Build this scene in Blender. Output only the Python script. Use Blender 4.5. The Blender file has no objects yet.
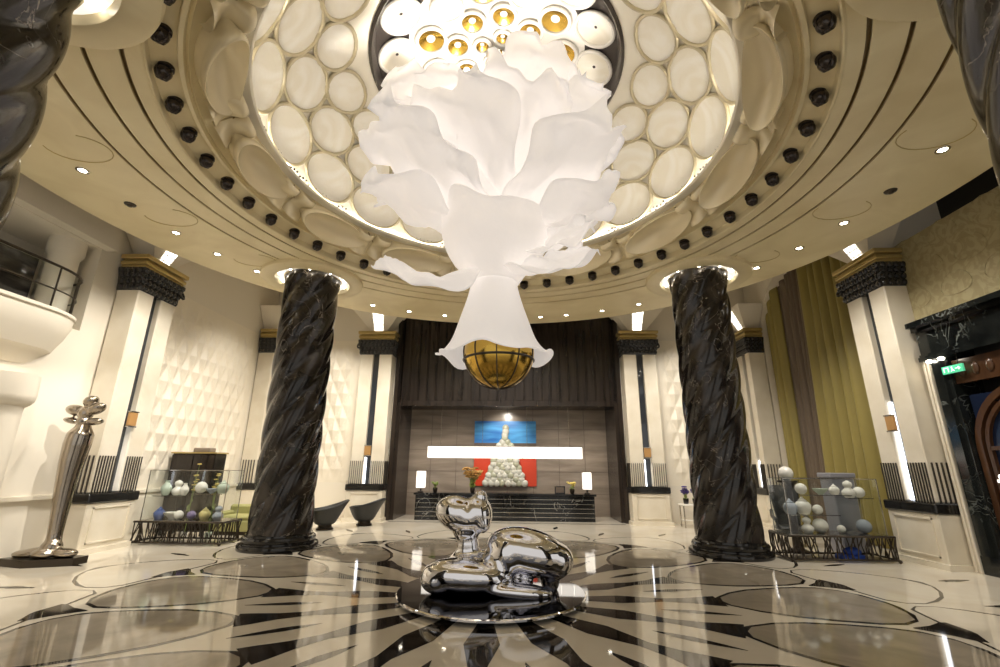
import bpy, math, random
from mathutils import Vector, Matrix, noise
random.seed(7)
PI = math.pi
scn = bpy.context.scene
COL = scn.collection
sin, cos, R = math.sin, math.cos, math.radians

# ------------------------------------------------------------------ materials
def mat(name, color=(0.8, 0.8, 0.8), rough=0.5, metal=0.0, emit=None, estr=0.0, trans=0.0, ior=1.5, coat=0.0, spec=0.5, alpha=1.0):
    m = bpy.data.materials.new(name); m.use_nodes = True
    b = m.node_tree.nodes['Principled BSDF']
    b.inputs['Base Color'].default_value = (*color, 1)
    b.inputs['Roughness'].default_value = rough
    b.inputs['Metallic'].default_value = metal
    b.inputs['IOR'].default_value = ior
    b.inputs['Specular IOR Level'].default_value = spec
    b.inputs['Coat Weight'].default_value = coat
    b.inputs['Coat Roughness'].default_value = 0.03
    b.inputs['Transmission Weight'].default_value = trans
    b.inputs['Alpha'].default_value = alpha
    if emit:
        b.inputs['Emission Color'].default_value = (*emit, 1)
        b.inputs['Emission Strength'].default_value = estr
    return m

def _n(m, t, **k):
    n = m.node_tree.nodes.new(t)
    for a, v in k.items(): setattr(n, a, v)
    return n

def noise_mix(m, scale, c1, c2, lo=0.35, hi=0.65, detail=6, dist=0.0, stretch=(1, 1, 1), base_in=None):
    """base colour = c1..c2 over a noise"""
    nt = m.node_tree; L = nt.links
    tc = _n(m, 'ShaderNodeTexCoord'); mp = _n(m, 'ShaderNodeMapping'); mp.inputs['Scale'].default_value = stretch
    no = _n(m, 'ShaderNodeTexNoise'); no.inputs['Scale'].default_value = scale; no.inputs['Detail'].default_value = detail
    no.inputs['Distortion'].default_value = dist
    cr = _n(m, 'ShaderNodeValToRGB'); e = cr.color_ramp.elements
    e[0].position = lo; e[0].color = (*c1, 1); e[1].position = hi; e[1].color = (*c2, 1)
    L.new(tc.outputs['Object'], mp.inputs['Vector']); L.new(mp.outputs[0], no.inputs['Vector']); L.new(no.outputs['Fac'], cr.inputs['Fac'])
    L.new(cr.outputs['Color'], nt.nodes['Principled BSDF'].inputs['Base Color'])
    return cr, mp

def veins(m, scale, width, vcol, strength=1.0, dist=1.2, stretch=(1, 1, 1)):
    """thin veins over whatever feeds base colour"""
    nt = m.node_tree; L = nt.links; b = nt.nodes['Principled BSDF']
    tc = _n(m, 'ShaderNodeTexCoord'); mp = _n(m, 'ShaderNodeMapping'); mp.inputs['Scale'].default_value = stretch
    no = _n(m, 'ShaderNodeTexNoise'); no.inputs['Scale'].default_value = scale; no.inputs['Detail'].default_value = 5; no.inputs['Distortion'].default_value = dist
    sub = _n(m, 'ShaderNodeMath', operation='SUBTRACT'); sub.inputs[1].default_value = 0.5
    ab = _n(m, 'ShaderNodeMath', operation='ABSOLUTE')
    mr = _n(m, 'ShaderNodeMapRange'); mr.inputs['From Min'].default_value = 0; mr.inputs['From Max'].default_value = width
    mr.inputs['To Min'].default_value = strength; mr.inputs['To Max'].default_value = 0
    n2 = _n(m, 'ShaderNodeTexNoise'); n2.inputs['Scale'].default_value = scale * 0.7
    mr2 = _n(m, 'ShaderNodeMapRange'); mr2.inputs['From Min'].default_value = 0.45; mr2.inputs['From Max'].default_value = 0.62
    mul = _n(m, 'ShaderNodeMath', operation='MULTIPLY')
    mx = _n(m, 'ShaderNodeMix', data_type='RGBA')
    L.new(tc.outputs['Object'], mp.inputs['Vector']); L.new(mp.outputs[0], no.inputs['Vector']); L.new(mp.outputs[0], n2.inputs['Vector'])
    L.new(no.outputs['Fac'], sub.inputs[0]); L.new(sub.outputs[0], ab.inputs[0]); L.new(ab.outputs[0], mr.inputs['Value'])
    L.new(n2.outputs['Fac'], mr2.inputs['Value']); L.new(mr.outputs[0], mul.inputs[0]); L.new(mr2.outputs[0], mul.inputs[1])
    src = b.inputs['Base Color']
    if src.is_linked:
        L.new(src.links[0].from_socket, mx.inputs[6])
    else:
        mx.inputs[6].default_value = src.default_value
    mx.inputs[7].default_value = (*vcol, 1)
    L.new(mul.outputs[0], mx.inputs[0]); L.new(mx.outputs[2], src)

def bump(m, scale, strength, dist=0.02, stretch=(1, 1, 1)):
    nt = m.node_tree; L = nt.links
    tc = _n(m, 'ShaderNodeTexCoord'); mp = _n(m, 'ShaderNodeMapping'); mp.inputs['Scale'].default_value = stretch
    no = _n(m, 'ShaderNodeTexNoise'); no.inputs['Scale'].default_value = scale; no.inputs['Detail'].default_value = 4
    bp = _n(m, 'ShaderNodeBump'); bp.inputs['Strength'].default_value = strength; bp.inputs['Distance'].default_value = dist
    L.new(tc.outputs['Object'], mp.inputs['Vector']); L.new(mp.outputs[0], no.inputs['Vector'])
    L.new(no.outputs['Fac'], bp.inputs['Height']); L.new(bp.outputs[0], nt.nodes['Principled BSDF'].inputs['Normal'])

W = {}
W['cream'] = mat('cream_plaster', (0.80, 0.74, 0.63), 0.55)
W['cream_trim'] = mat('cream_marble', (0.78, 0.70, 0.55), 0.25); noise_mix(W['cream_trim'], 1.3, (0.80, 0.74, 0.62), (0.71, 0.64, 0.51))
W['quilt'] = mat('quilted_plaster', (0.86, 0.79, 0.66), 0.42)
W['olive_wall'] = mat('gold_wallpaper', (0.50, 0.42, 0.24), 0.5); noise_mix(W['olive_wall'], 3.0, (0.33, 0.275, 0.145), (0.40, 0.34, 0.19), 0.45, 0.55, 2, 2.5)
W['ceil'] = mat('gold_leaf_plaster', (0.68, 0.55, 0.32), 0.38); noise_mix(W['ceil'], 0.9, (0.73, 0.62, 0.38), (0.86, 0.76, 0.51), 0.3, 0.7, 8, 0.8)
W['ceil_dark'] = mat('bronze_groove', (0.30, 0.21, 0.09), 0.5)
W['shell'] = mat('satin_gold_plaster', (0.80, 0.70, 0.48), 0.25, metal=0.1)
W['dome'] = mat('dome_plaster', (0.90, 0.85, 0.72), 0.4)
W['oval'] = mat('pearl_panel', (0.88, 0.82, 0.69), 0.22); noise_mix(W['oval'], 1.1, (0.93, 0.90, 0.82), (0.86, 0.81, 0.69), 0.4, 0.62, 3, 1.5)
W['rim'] = mat('champagne_rim', (0.56, 0.49, 0.33), 0.3, metal=0.3)
W['white_gloss'] = mat('white_lacquer', (0.86, 0.83, 0.77), 0.15)
W['gold'] = mat('polished_gold', (0.62, 0.40, 0.08), 0.18, metal=1.0)
W['gold_paint'] = mat('gold_moulding', (0.55, 0.42, 0.17), 0.3, metal=0.5)
W['dark_mesh'] = mat('dark_bronze_net', (0.05, 0.04, 0.035), 0.35, metal=0.4)
W['ball'] = mat('bronze_ball', (0.06, 0.05, 0.045), 0.2, metal=0.7)
W['black_carve'] = mat('black_carving', (0.022, 0.022, 0.024), 0.16, coat=0.5)
W['black'] = mat('black_stone', (0.012, 0.011, 0.010), 0.10)
W['column'] = mat('dark_marble', (0.02, 0.016, 0.013), 0.14)
noise_mix(W['column'], 1.6, (0.010, 0.008, 0.007), (0.045, 0.035, 0.028), 0.4, 0.8, 5, 0.6)
veins(W['column'], 1.3, 0.006, (0.42, 0.37, 0.31), 0.75, 1.0)
W['portal'] = mat('green_black_marble', (0.014, 0.016, 0.015), 0.12)
noise_mix(W['portal'], 1.2, (0.005, 0.006, 0.006), (0.020, 0.023, 0.021), 0.4, 0.75, 8, 1.5)
veins(W['portal'], 1.2, 0.016, (0.25, 0.27, 0.25), 0.7, 2.0)
W['chrome'] = mat('chrome', (0.78, 0.78, 0.82), 0.035, metal=1.0)
W['steel'] = mat('antique_silver', (0.42, 0.37, 0.31), 0.16, metal=1.0)
W['dark_mirror'] = mat('dark_mirror', (0.10, 0.10, 0.11), 0.03, metal=1.0)
W['slot'] = mat('blue_black_mirror', (0.025, 0.030, 0.038), 0.04, coat=0.6)
W['bronze'] = mat('bronze_metal', (0.055, 0.044, 0.034), 0.3, metal=0.8)
W['fin'] = mat('bronze_fin', (0.045, 0.038, 0.030), 0.35, metal=0.3)
W['niche_dark'] = mat('dark_wenge_panel', (0.020, 0.014, 0.010), 0.22); noise_mix(W['niche_dark'], 2.0, (0.016, 0.011, 0.008), (0.032, 0.023, 0.017), 0.35, 0.65, 3, 0, (3, 1, 0.25))
W['niche_stone'] = mat('grey_brown_marble', (0.24, 0.19, 0.15), 0.22); noise_mix(W['niche_stone'], 1.0, (0.19, 0.15, 0.115), (0.31, 0.255, 0.20), 0.3, 0.7, 7, 0.5, (0.5, 1, 3.5))
W['niche_joint'] = mat('niche_joint', (0.12, 0.09, 0.07), 0.4)
W['desk'] = mat('black_marble', (0.010, 0.010, 0.010), 0.08); veins(W['desk'], 1.1, 0.006, (0.4, 0.38, 0.34), 0.7, 1.0)
W['silver'] = mat('silver_line', (0.5, 0.47, 0.42), 0.2, metal=1.0)
W['glass'] = mat('clear_glass', (0.93, 0.97, 0.95), 0.0, trans=1.0, ior=1.12, spec=0.5)
g_ = W['glass']; gt = g_.node_tree; gt.nodes.remove(gt.nodes['Principled BSDF'])
tb = gt.nodes.new('ShaderNodeBsdfTransparent'); tb.inputs['Color'].default_value = (0.975, 0.985, 0.98, 1)
gb_ = gt.nodes.new('ShaderNodeBsdfGlossy'); gb_.inputs['Roughness'].default_value = 0.01
gm = gt.nodes.new('ShaderNodeMixShader'); gm.inputs[0].default_value = 0.035; gt.links.new(tb.outputs[0], gm.inputs[1]); gt.links.new(gb_.outputs[0], gm.inputs[2])
gt.links.new(gm.outputs[0], gt.nodes['Material Output'].inputs['Surface'])
W['curtain'] = mat('olive_silk', (0.30, 0.245, 0.075), 0.42, spec=0.4)
W['curtain_grey'] = mat('taupe_silk', (0.16, 0.12, 0.085), 0.45)
W['seat_dark'] = mat('charcoal_leather', (0.014, 0.015, 0.015), 0.45)
W['sofa'] = mat('olive_upholstery', (0.42, 0.40, 0.16), 0.6)
W['wood'] = mat('reddish_wood', (0.115, 0.045, 0.018), 0.25); noise_mix(W['wood'], 3, (0.042, 0.018, 0.008), (0.075, 0.034, 0.015), 0.35, 0.65, 4, 0, (1, 1, 0.15))
W['void'] = mat('dark_interior', (0.012, 0.010, 0.009), 0.6)
W['navy'] = mat('navy_glass', (0.008, 0.014, 0.035), 0.15)
W['porcelain'] = mat('white_porcelain', (0.82, 0.80, 0.74), 0.15)
W['celadon'] = mat('pale_celadon', (0.52, 0.60, 0.50), 0.15)
W['bluepot'] = mat('blue_porcelain', (0.06, 0.10, 0.28), 0.15)
W['greypot'] = mat('grey_blue_porcelain', (0.34, 0.38, 0.44), 0.2)
W['yellowpot'] = mat('pale_yellow_ceramic', (0.70, 0.62, 0.28), 0.25)
W['violet'] = mat('violet_ceramic', (0.20, 0.16, 0.34), 0.25)
W['leaf'] = mat('leaf_green', (0.22, 0.28, 0.07), 0.5)
W['petal_y'] = mat('yellow_petal', (0.75, 0.60, 0.16), 0.5)
W['petal_v'] = mat('purple_petal', (0.06, 0.035, 0.20), 0.5)
W['red'] = mat('red_lacquer', (0.50, 0.045, 0.015), 0.3)
W['blue_art'] = mat('blue_canvas', (0.02, 0.22, 0.62), 0.4)
W['fl_cream'] = mat('floor_cream_marble', (0.66, 0.59, 0.46), 0.045, spec=0.7)
noise_mix(W['fl_cream'], 0.8, (0.74, 0.68, 0.57), (0.64, 0.57, 0.45), 0.3, 0.72, 8, 1.0)
W['fl_dark'] = mat('floor_dark_marble', (0.018, 0.013, 0.010), 0.045, spec=0.7); noise_mix(W['fl_dark'], 2.5, (0.010, 0.008, 0.006), (0.05, 0.038, 0.03), 0.4, 0.75)
W['fl_grey'] = mat('floor_taupe_marble', (0.27, 0.22, 0.165), 0.045, spec=0.7); noise_mix(W['fl_grey'], 1.8, (0.28, 0.24, 0.18), (0.40, 0.345, 0.265), 0.3, 0.7, 8, 0.8)
WARM = (1.0, 0.94, 0.85)
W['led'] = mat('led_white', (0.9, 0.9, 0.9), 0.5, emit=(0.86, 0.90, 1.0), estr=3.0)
W['lamp'] = mat('lamp_lens', (1, 1, 1), 0.5, emit=(1.0, 0.90, 0.74), estr=22.0)
W['cove'] = mat('cove_strip', (1, 1, 1), 0.5, emit=(1.0, 0.94, 0.85), estr=30.0)
W['collar_light'] = mat('collar_light', (1, 1, 1), 0.5, emit=(1.0, 0.92, 0.80), estr=0.7)
W['fan_light'] = mat('fan_light', (1, 1, 1), 0.5, emit=(1.0, 0.95, 0.87), estr=2.6)
W['amber'] = mat('amber_glass', (0.42, 0.23, 0.08), 0.3, emit=(1.0, 0.52, 0.18), estr=0.02)
W['shade'] = mat('lamp_shade_lit', (0.9, 0.85, 0.78), 0.6, emit=(1.0, 0.93, 0.84), estr=1.0)
W['crystal'] = mat('crystal_bar_lit', (0.9, 0.88, 0.84), 0.3, emit=(1.0, 0.94, 0.86), estr=0.9)
W['exit'] = mat('exit_green_lit', (0.05, 0.5, 0.25), 0.4, emit=(0.16, 0.75, 0.42), estr=0.4)
W['exit_w'] = mat('exit_white_lit', (0.9, 0.9, 0.9), 0.4, emit=(0.8, 1.0, 0.9), estr=0.7)
# chandelier petals: white cast sheet, lit from inside
m = mat('white_petal_glass', (0.90, 0.87, 0.84), 0.35, emit=(1.0, 0.955, 0.93), estr=0.29)
nt = m.node_tree; out = nt.nodes['Material Output']; pb = nt.nodes['Principled BSDF']
tr = nt.nodes.new('ShaderNodeBsdfTranslucent'); tr.inputs['Color'].default_value = (0.9, 0.87, 0.84, 1)
mx = nt.nodes.new('ShaderNodeMixShader'); mx.inputs[0].default_value = 0.35
nt.links.new(pb.outputs[0], mx.inputs[1]); nt.links.new(tr.outputs[0], mx.inputs[2]); nt.links.new(mx.outputs[0], out.inputs['Surface'])
bump(m, 3.2, 0.6, 0.06)
W['petal'] = m

# ------------------------------------------------------------------ mesh builder
class MB:
    def __init__(s): s.v = []; s.f = []; s.m = []; s.T = Matrix.Identity(4)
    def add(s, vs, fs, mi=0):
        o = len(s.v); s.v += [tuple(s.T @ Vector(p)) for p in vs]
        s.f += [tuple(i + o for i in f) for f in fs]; s.m += [mi] * len(fs); return s
    def box(s, x0, x1, y0, y1, z0, z1, mi=0):
        vs = [(x, y, z) for x in (x0, x1) for y in (y0, y1) for z in (z0, z1)]
        return s.add(vs, [(0, 1, 3, 2), (4, 6, 7, 5), (0, 4, 5, 1), (2, 3, 7, 6), (0, 2, 6, 4), (1, 5, 7, 3)], mi)
    def bbox(s, x0, x1, y0, y1, z0, z1, b=0.02, mi=0):
        """box with chamfered edges (all twelve)"""
        X, Y, Z = (x0, x1), (y0, y1), (z0, z1); vs = []; idx = {}
        for i in (0, 1):
            for j in (0, 1):
                for k in (0, 1):
                    sx, sy, sz = (1 if i == 0 else -1), (1 if j == 0 else -1), (1 if k == 0 else -1)
                    for ax in range(3):
                        p = [X[i] + sx * b, Y[j] + sy * b, Z[k] + sz * b]; p[ax] = (X[i], Y[j], Z[k])[ax]
                        idx[(i, j, k, ax)] = len(vs); vs.append(tuple(p))
        fs = []
        for ax in range(3):
            o = [a for a in range(3) if a != ax]
            for e in (0, 1):
                q = []
                for (u, v) in ((0, 0), (1, 0), (1, 1), (0, 1)):
                    c = [0, 0, 0]; c[ax] = e; c[o[0]] = u; c[o[1]] = v; q.append(idx[(*c, ax)])
                fs.append(tuple(q))
            for (u, v) in ((0, 0), (0, 1), (1, 0), (1, 1)):
                c0 = [0, 0, 0]; c0[o[0]] = u; c0[o[1]] = v; c1 = c0[:]; c1[ax] = 1
                fs.append((idx[(*c0, o[0])], idx[(*c1, o[0])], idx[(*c1, o[1])], idx[(*c0, o[1])]))
        for i in (0, 1):
            for j in (0, 1):
                for k in (0, 1): fs.append(tuple(idx[(i, j, k, a)] for a in range(3)))
        return s.add(vs, fs, mi)
    def lathe(s, prof, n=32, c=(0, 0), mi=0, a0=0, a1=2 * PI, capb=False, capt=False):
        full = abs(a1 - a0 - 2 * PI) < 1e-6; k = n if full else n + 1
        vs = []; fs = []
        for (r, z) in prof:
            for i in range(k):
                a = a0 + (a1 - a0) * i / n; vs.append((c[0] + r * cos(a), c[1] + r * sin(a), z))
        for j in range(len(prof) - 1):
            for i in range(n):
                i2 = (i + 1) % k
                fs.append((j * k + i, j * k + i2, (j + 1) * k + i2, (j + 1) * k + i))
        if capb: fs.append(tuple(reversed(range(k))))
        if capt: fs.append(tuple(range((len(prof) - 1) * k, len(prof) * k)))
        return s.add(vs, fs, mi)
    def tube(s, pts, r, n=8, mi=0, closed=False):
        pts = [Vector(p) for p in pts]; m_ = len(pts); vs = []; fs = []
        rr = r if isinstance(r, (list, tuple)) else [r] * m_
        up = Vector((0.13, 0.21, 0.97))
        for i, p in enumerate(pts):
            if closed: t = pts[(i + 1) % m_] - pts[i - 1]
            else: t = pts[min(i + 1, m_ - 1)] - pts[max(i - 1, 0)]
            t.normalize(); a = t.cross(up)
            if a.length < 1e-3: a = t.cross(Vector((1, 0, 0)))
            a.normalize(); b = t.cross(a)
            for k in range(n):
                an = 2 * PI * k / n; vs.append(tuple(p + rr[i] * (a * cos(an) + b * sin(an))))
        for i in range(m_ if closed else m_ - 1):
            i2 = (i + 1) % m_
            for k in range(n): fs.append((i * n + k, i * n + (k + 1) % n, i2 * n + (k + 1) % n, i2 * n + k))
        if not closed: fs.append(tuple(reversed(range(n)))); fs.append(tuple(range((m_ - 1) * n, m_ * n)))
        return s.add(vs, fs, mi)
    def grid(s, fn, nu, nv, mi=0):
        vs = [fn(i / nu, j / nv) for i in range(nu + 1) for j in range(nv + 1)]
        fs = [(i * (nv + 1) + j, (i + 1) * (nv + 1) + j, (i + 1) * (nv + 1) + j + 1, i * (nv + 1) + j + 1) for i in range(nu) for j in range(nv)]
        return s.add(vs, fs, mi)
    def ell(s, c, r, nu=20, nv=12, mi=0, rot=None):
        M_ = rot or Matrix.Identity(3); vs = []; fs = []
        for j in range(nv + 1):
            ph = PI * j / nv
            for i in range(nu):
                th = 2 * PI * i / nu
                q = M_ @ Vector((r[0] * sin(ph) * cos(th), r[1] * sin(ph) * sin(th), -r[2] * cos(ph)))
                vs.append((c[0] + q.x, c[1] + q.y, c[2] + q.z))
        for j in range(nv):
            for i in range(nu): fs.append((j * nu + i, j * nu + (i + 1) % nu, (j + 1) * nu + (i + 1) % nu, (j + 1) * nu + i))
        return s.add(vs, fs, mi)
    def prism(s, poly, z0, z1, mi=0):
        n = len(poly); vs = [(x, y, z0) for x, y in poly] + [(x, y, z1) for x, y in poly]
        fs = [tuple(reversed(range(n))), tuple(range(n, 2 * n))] + [(i, (i + 1) % n, (i + 1) % n + n, i + n) for i in range(n)]
        return s.add(vs, fs, mi)
    def poly(s, pts, mi=0): return s.add(pts, [tuple(range(len(pts)))], mi)
    def build(s, name, mats, parent=None, ang=35, loc=None, weld=False):
        me = bpy.data.meshes.new(name); me.from_pydata(s.v, [], s.f)
        if not isinstance(mats, (list, tuple)): mats = [mats]
        for q in mats: me.materials.append(q)
        me.polygons.foreach_set('material_index', s.m)
        if weld:
            import bmesh
            bm = bmesh.new(); bm.from_mesh(me); bmesh.ops.remove_doubles(bm, verts=bm.verts, dist=1e-4); bmesh.ops.recalc_face_normals(bm, faces=bm.faces); bm.to_mesh(me); bm.free()
        me.polygons.foreach_set('use_smooth', [True] * len(me.polygons))
        me.update()
        try: me.set_sharp_from_angle(angle=R(ang))
        except Exception: pass
        o = bpy.data.objects.new(name, me); COL.objects.link(o)
        if parent: o.parent = parent
        if loc: o.location = loc
        return o

def tag(o, label=None, cat=None, group=None, kind=None):
    if label: o['label'] = label
    if cat: o['category'] = cat
    if group: o['group'] = group
    if kind: o['kind'] = kind
    return o
def thing(name, label, cat, loc=(0, 0, 0), rz=0.0, group=None, kind=None):
    o = bpy.data.objects.new(name, None); COL.objects.link(o); o.empty_display_size = 0.2
    o.location = loc; o.rotation_euler = (0, 0, rz); return tag(o, label, cat, group, kind)
def dup(root, loc=None, rz=None, label=None, group=None):
    r = root.copy(); COL.objects.link(r)
    if loc is not None: r.location = loc
    if rz is not None: r.rotation_euler = (0, 0, rz)
    if label: r['label'] = label
    if group: r['group'] = group
    for ch in list(root.children):
        c = ch.copy(); COL.objects.link(c); c.parent = r
        for g in list(ch.children):
            d = g.copy(); COL.objects.link(d); d.parent = c
    return r
def struct(mb, name, mats, label=None, **k):
    o = mb.build(name, mats, **k); o['kind'] = 'structure'
    if label: o['label'] = label
    return o
def smoothstep(a, b, x):
    t = max(0, min(1, (x - a) / (b - a))); return t * t * (3 - 2 * t)

CD = (0.0, 7.75)      # dome centre
CF = (0.0, 8.175)     # floor pattern centre
ZS = 7.27             # soffit height
XW, YB = 10.1, 18.6   # side walls, back wall

# ------------------------------------------------------------------ floor
def pol(r, deg): return (CF[0] + r * cos(R(deg)), CF[1] + r * sin(R(deg)))
fl = MB()
fl.box(-11.9, 11.9, -4.0, 21.2, -0.15, 0.0, 0)
def inlay(pts, z, mi): fl.poly([(x, y, z) for x, y in pts], mi)
def petal_shape(th, prof):
    return [pol(r, th - w) for r, w in prof] + [pol(r, th + w) for r, w in reversed(prof)]
PET = [(3.45, 0.3), (3.7, 4.4), (4.0, 7.8), (4.4, 9.9), (4.9, 10.7), (5.4, 10.75), (5.75, 10.0), (6.0, 8.0), (6.16, 5.0), (6.24, 1.2)]
def shrink(prof, d):
    o = []
    for r, w in prof:
        o.append((r, max(0.2, w - math.degrees(d / r))))
    o[0] = (o[0][0] + 2.6 * d, 0.2); o[-1] = (o[-1][0] - d, o[-1][1]); o[-2] = (o[-2][0] - 0.7 * d, o[-2][1]); return o
OUT = [(6.30, 9.0), (6.5, 10.6), (6.8, 10.7), (7.1, 9.6), (7.4, 7.8), (7.7, 5.4), (7.95, 2.8), (8.1, 0.4)]
for k in range(16):
    th = -90 + 22.5 * k
    inlay(petal_shape(th, [(1.30, 4.6), (2.06, 6.0), (2.7, 2.1), (3.1, 2.7), (3.45, 4.2), (3.62, 4.6)]), 0.0015, 1)
    inlay(petal_shape(th, PET), 0.0025, 1)
    inlay(petal_shape(th, shrink(PET, 0.075)), 0.0040, 2)
    t2 = th + 11.25
    inlay(petal_shape(t2, [(2.58, 0.1), (2.85, 1.2), (3.06, 1.5), (3.4, 0.8), (3.68, 0.1)]), 0.0015, 1)
    inlay(petal_shape(t2, [(5.75, 0.2), (6.02, 1.6), (6.22, 3.2), (6.34, 3.6), (6.42, 0.4)]), 0.0030, 1)
    inlay(petal_shape(t2, OUT), 0.0015, 1)
    inlay(petal_shape(t2, [(r + 0.04 if i < 1 else r, max(0.1, w - math.degrees((0.075 if r > 7 else 0.03) / r))) for i, (r, w) in enumerate(OUT)][:-1] + [(7.98, 0.2)]), 0.0022, 0)
    inlay(petal_shape(th, [(7.6, 0.1), (7.85, 0.45), (8.0, 0.5), (8.25, 0.1)]), 0.0030, 1)
    inlay(petal_shape(t2, [(8.5, 0.1), (8.75, 0.5), (8.9, 0.55), (9.2, 0.1)]), 0.0030, 1)
# border band before the reception niche
inlay([(-4.4, 18.1), (4.4, 18.1), (4.4, 18.2), (-4.4, 18.2)], 0.003, 1)
struct(fl, 'floor', [W['fl_cream'], W['fl_dark'], W['fl_grey']], 'polished cream marble floor inlaid with a dark starburst and taupe lotus petals')

# ------------------------------------------------------------------ ceiling soffit with stepped dome ring
ce = MB()
GROOVES = (6.76, 6.25, 5.81)
prof = [(9.0, 7.85), (9.05, 7.35), (9.0, ZS)]
z = ZS
for rg in GROOVES:
    prof += [(rg, z), (rg, z + 0.10), (rg - 0.06, z + 0.10), (rg - 0.06, z)]
prof += [(5.56, z), (5.53, z - 0.015), (5.51, z), (5.50, z + 0.12), (5.20, 7.50), (5.18, 7.44), (5.12, 7.44), (5.10, 7.52), (5.06, 7.49), (5.02, 7.56), (4.50, 7.95), (4.50, 8.3), (5.8, 8.6), (9.0, 7.85)]
ce.lathe(prof, 144, CD)
ceil = struct(ce, 'ceiling', W['ceil'], 'round gold plaster ceiling with stepped rings around the dome', ang=25)
# dark liners of the two grooves
gl = MB()
for rg in GROOVES:
    gl.lathe([(rg - 0.003, ZS + 0.03), (rg - 0.003, ZS + 0.095), (rg - 0.057, ZS + 0.095), (rg - 0.057, ZS + 0.03)], 144, CD)
gl.build('groove_liner', W['ceil_dark'], ceil)
# thin engraved vein outlines near the rim (drawn mouldings)
ev = MB()
for s_ in (-1, 1):
    for a in range(-10, 60, 18):
        c0 = R(90 - s_ * (90 - a)); ctr = Vector((CD[0] + 7.35 * cos(c0), CD[1] + 7.35 * sin(c0), ZS - 0.004))
        ev.tube([ctr + Vector((0.55 * cos(t), 0.38 * sin(t), 0)) for t in [i * PI / 12 for i in range(-4, 14)]], 0.008, 5)
ev.build('engraved_moulding', W['gold_paint'], ceil)
# upper ceiling and outer shell of the room
uc = MB()
n = 96; inner = [(CD[0] + 8.6 * cos(2 * PI * i / n), CD[1] + 8.6 * sin(2 * PI * i / n)) for i in range(n)]
def sq(x, y):
    dx, dy = x - CD[0], y - CD[1]; t = min((12.0 - 0) / abs(dx) if abs(dx) > 1e-6 else 1e9, (13.6 if dy > 0 else 11.8) / abs(dy) if abs(dy) > 1e-6 else 1e9)
    return (CD[0] + dx * t, CD[1] + dy * t)
outer = [sq(*p) for p in inner]
uc.add([(x, y, 9.6) for x, y in inner] + [(x, y, 9.6) for x, y in outer] + [(x, y, 7.8) for x, y in inner],
       [(i, (i + 1) % n, n + (i + 1) % n, n + i) for i in range(n)] + [(i, 2 * n + i, 2 * n + (i + 1) % n, (i + 1) % n) for i in range(n)])
struct(uc, 'ceiling', W['cream'], 'plain upper ceiling above the round rim')

# balls in the band
NB = 48
ball = None
bm_ = MB(); bm_.ell((0, 0, 0), (0.115, 0.115, 0.115), 16, 10)
# fine raised band and pole boss on the ball
bm_.tube([(0.117 * cos(t), 0.0, 0.117 * sin(t)) for t in [2 * PI * i / 24 for i in range(24)]], 0.007, 5, closed=True)
bm_.tube([(0.0, 0.117 * cos(t), 0.117 * sin(t)) for t in [2 * PI * i / 24 for i in range(24)]], 0.007, 5, closed=True)
bm_.ell((0, 0, -0.115), (0.03, 0.03, 0.02), 10, 6)
bm_.lathe([(0.10, 0.13), (0.125, 0.10), (0.125, 0.06), (0.10, 0.05)], 20)
for k in range(NB):
    az = 0.6 + 7.5 * k; a = R(az)
    if 232 < az < 308: continue
    loc = (CD[0] + 5.36 * cos(a), CD[1] + 5.36 * sin(a), 7.36)
    if ball is None:
        ball = bm_.build('ceiling_ball', W['ball'], loc=loc)
        tag(ball, 'dark carved bronze ball studding the ring around the dome', 'ball', 'bronze balls around the dome ring')
    else:
        o = ball.copy(); COL.objects.link(o); o.location = loc

# ------------------------------------------------------------------ dome
dome = thing('dome', 'shallow cream dome of oval pearl panels above the chandelier', 'dome', (CD[0], CD[1], 0), kind='structure')
DA, DH, DZ = 4.46, 2.40, 7.98
def dpt(t, az, off=0.0):
    nr, nz = cos(t) / DA, sin(t) / DH; l = math.hypot(nr, nz); nr /= l; nz /= l
    r = DA * cos(t) - off * nr; zz = DZ + DH * sin(t) - off * nz
    return Vector((r * cos(az), r * sin(az), zz))
# arc table
TT = [i * 0.005 for i in range(315)]; AR = [0]
for i in range(1, len(TT)): AR.append(AR[-1] + (dpt(TT[i], 0) - dpt(TT[i - 1], 0)).length)
def t_of(s_):
    for i in range(1, len(AR)):
        if AR[i] >= s_: return TT[i]
    return TT[-1]
TO = math.acos(2.55 / DA)
sh = MB(); sh.lathe([(4.56, 7.96), (4.52, 7.93), (4.36, 7.94), (4.33, 7.98), (4.36, 8.01), (4.38, 7.97), (4.45, 7.97)] + [(dpt(TO * i / 16, 0).x, dpt(TO * i / 16, 0).z) for i in range(17)], 96)
sh.build('dome_shell', W['dome'], dome)
st = MB()
for k in range(260):
    a = 2 * PI * k / 260
    if (k // 18) % 3 == 2: continue
    for dz in (0.0, 0.07):
        p = dpt(0.03 + dz * 0.55 + 0.01 * sin(k * 2.1), a + dz * 0.2, 0.012); st.ell(p, (0.024, 0.024, 0.024), 6, 4)
st.build('stud_band', W['ball'], dome)
rows = [(0.60, 0.52, 18, 0.0), (1.44, 0.46, 18, 0.5), (2.17, 0.40, 18, 0.0)]
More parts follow.
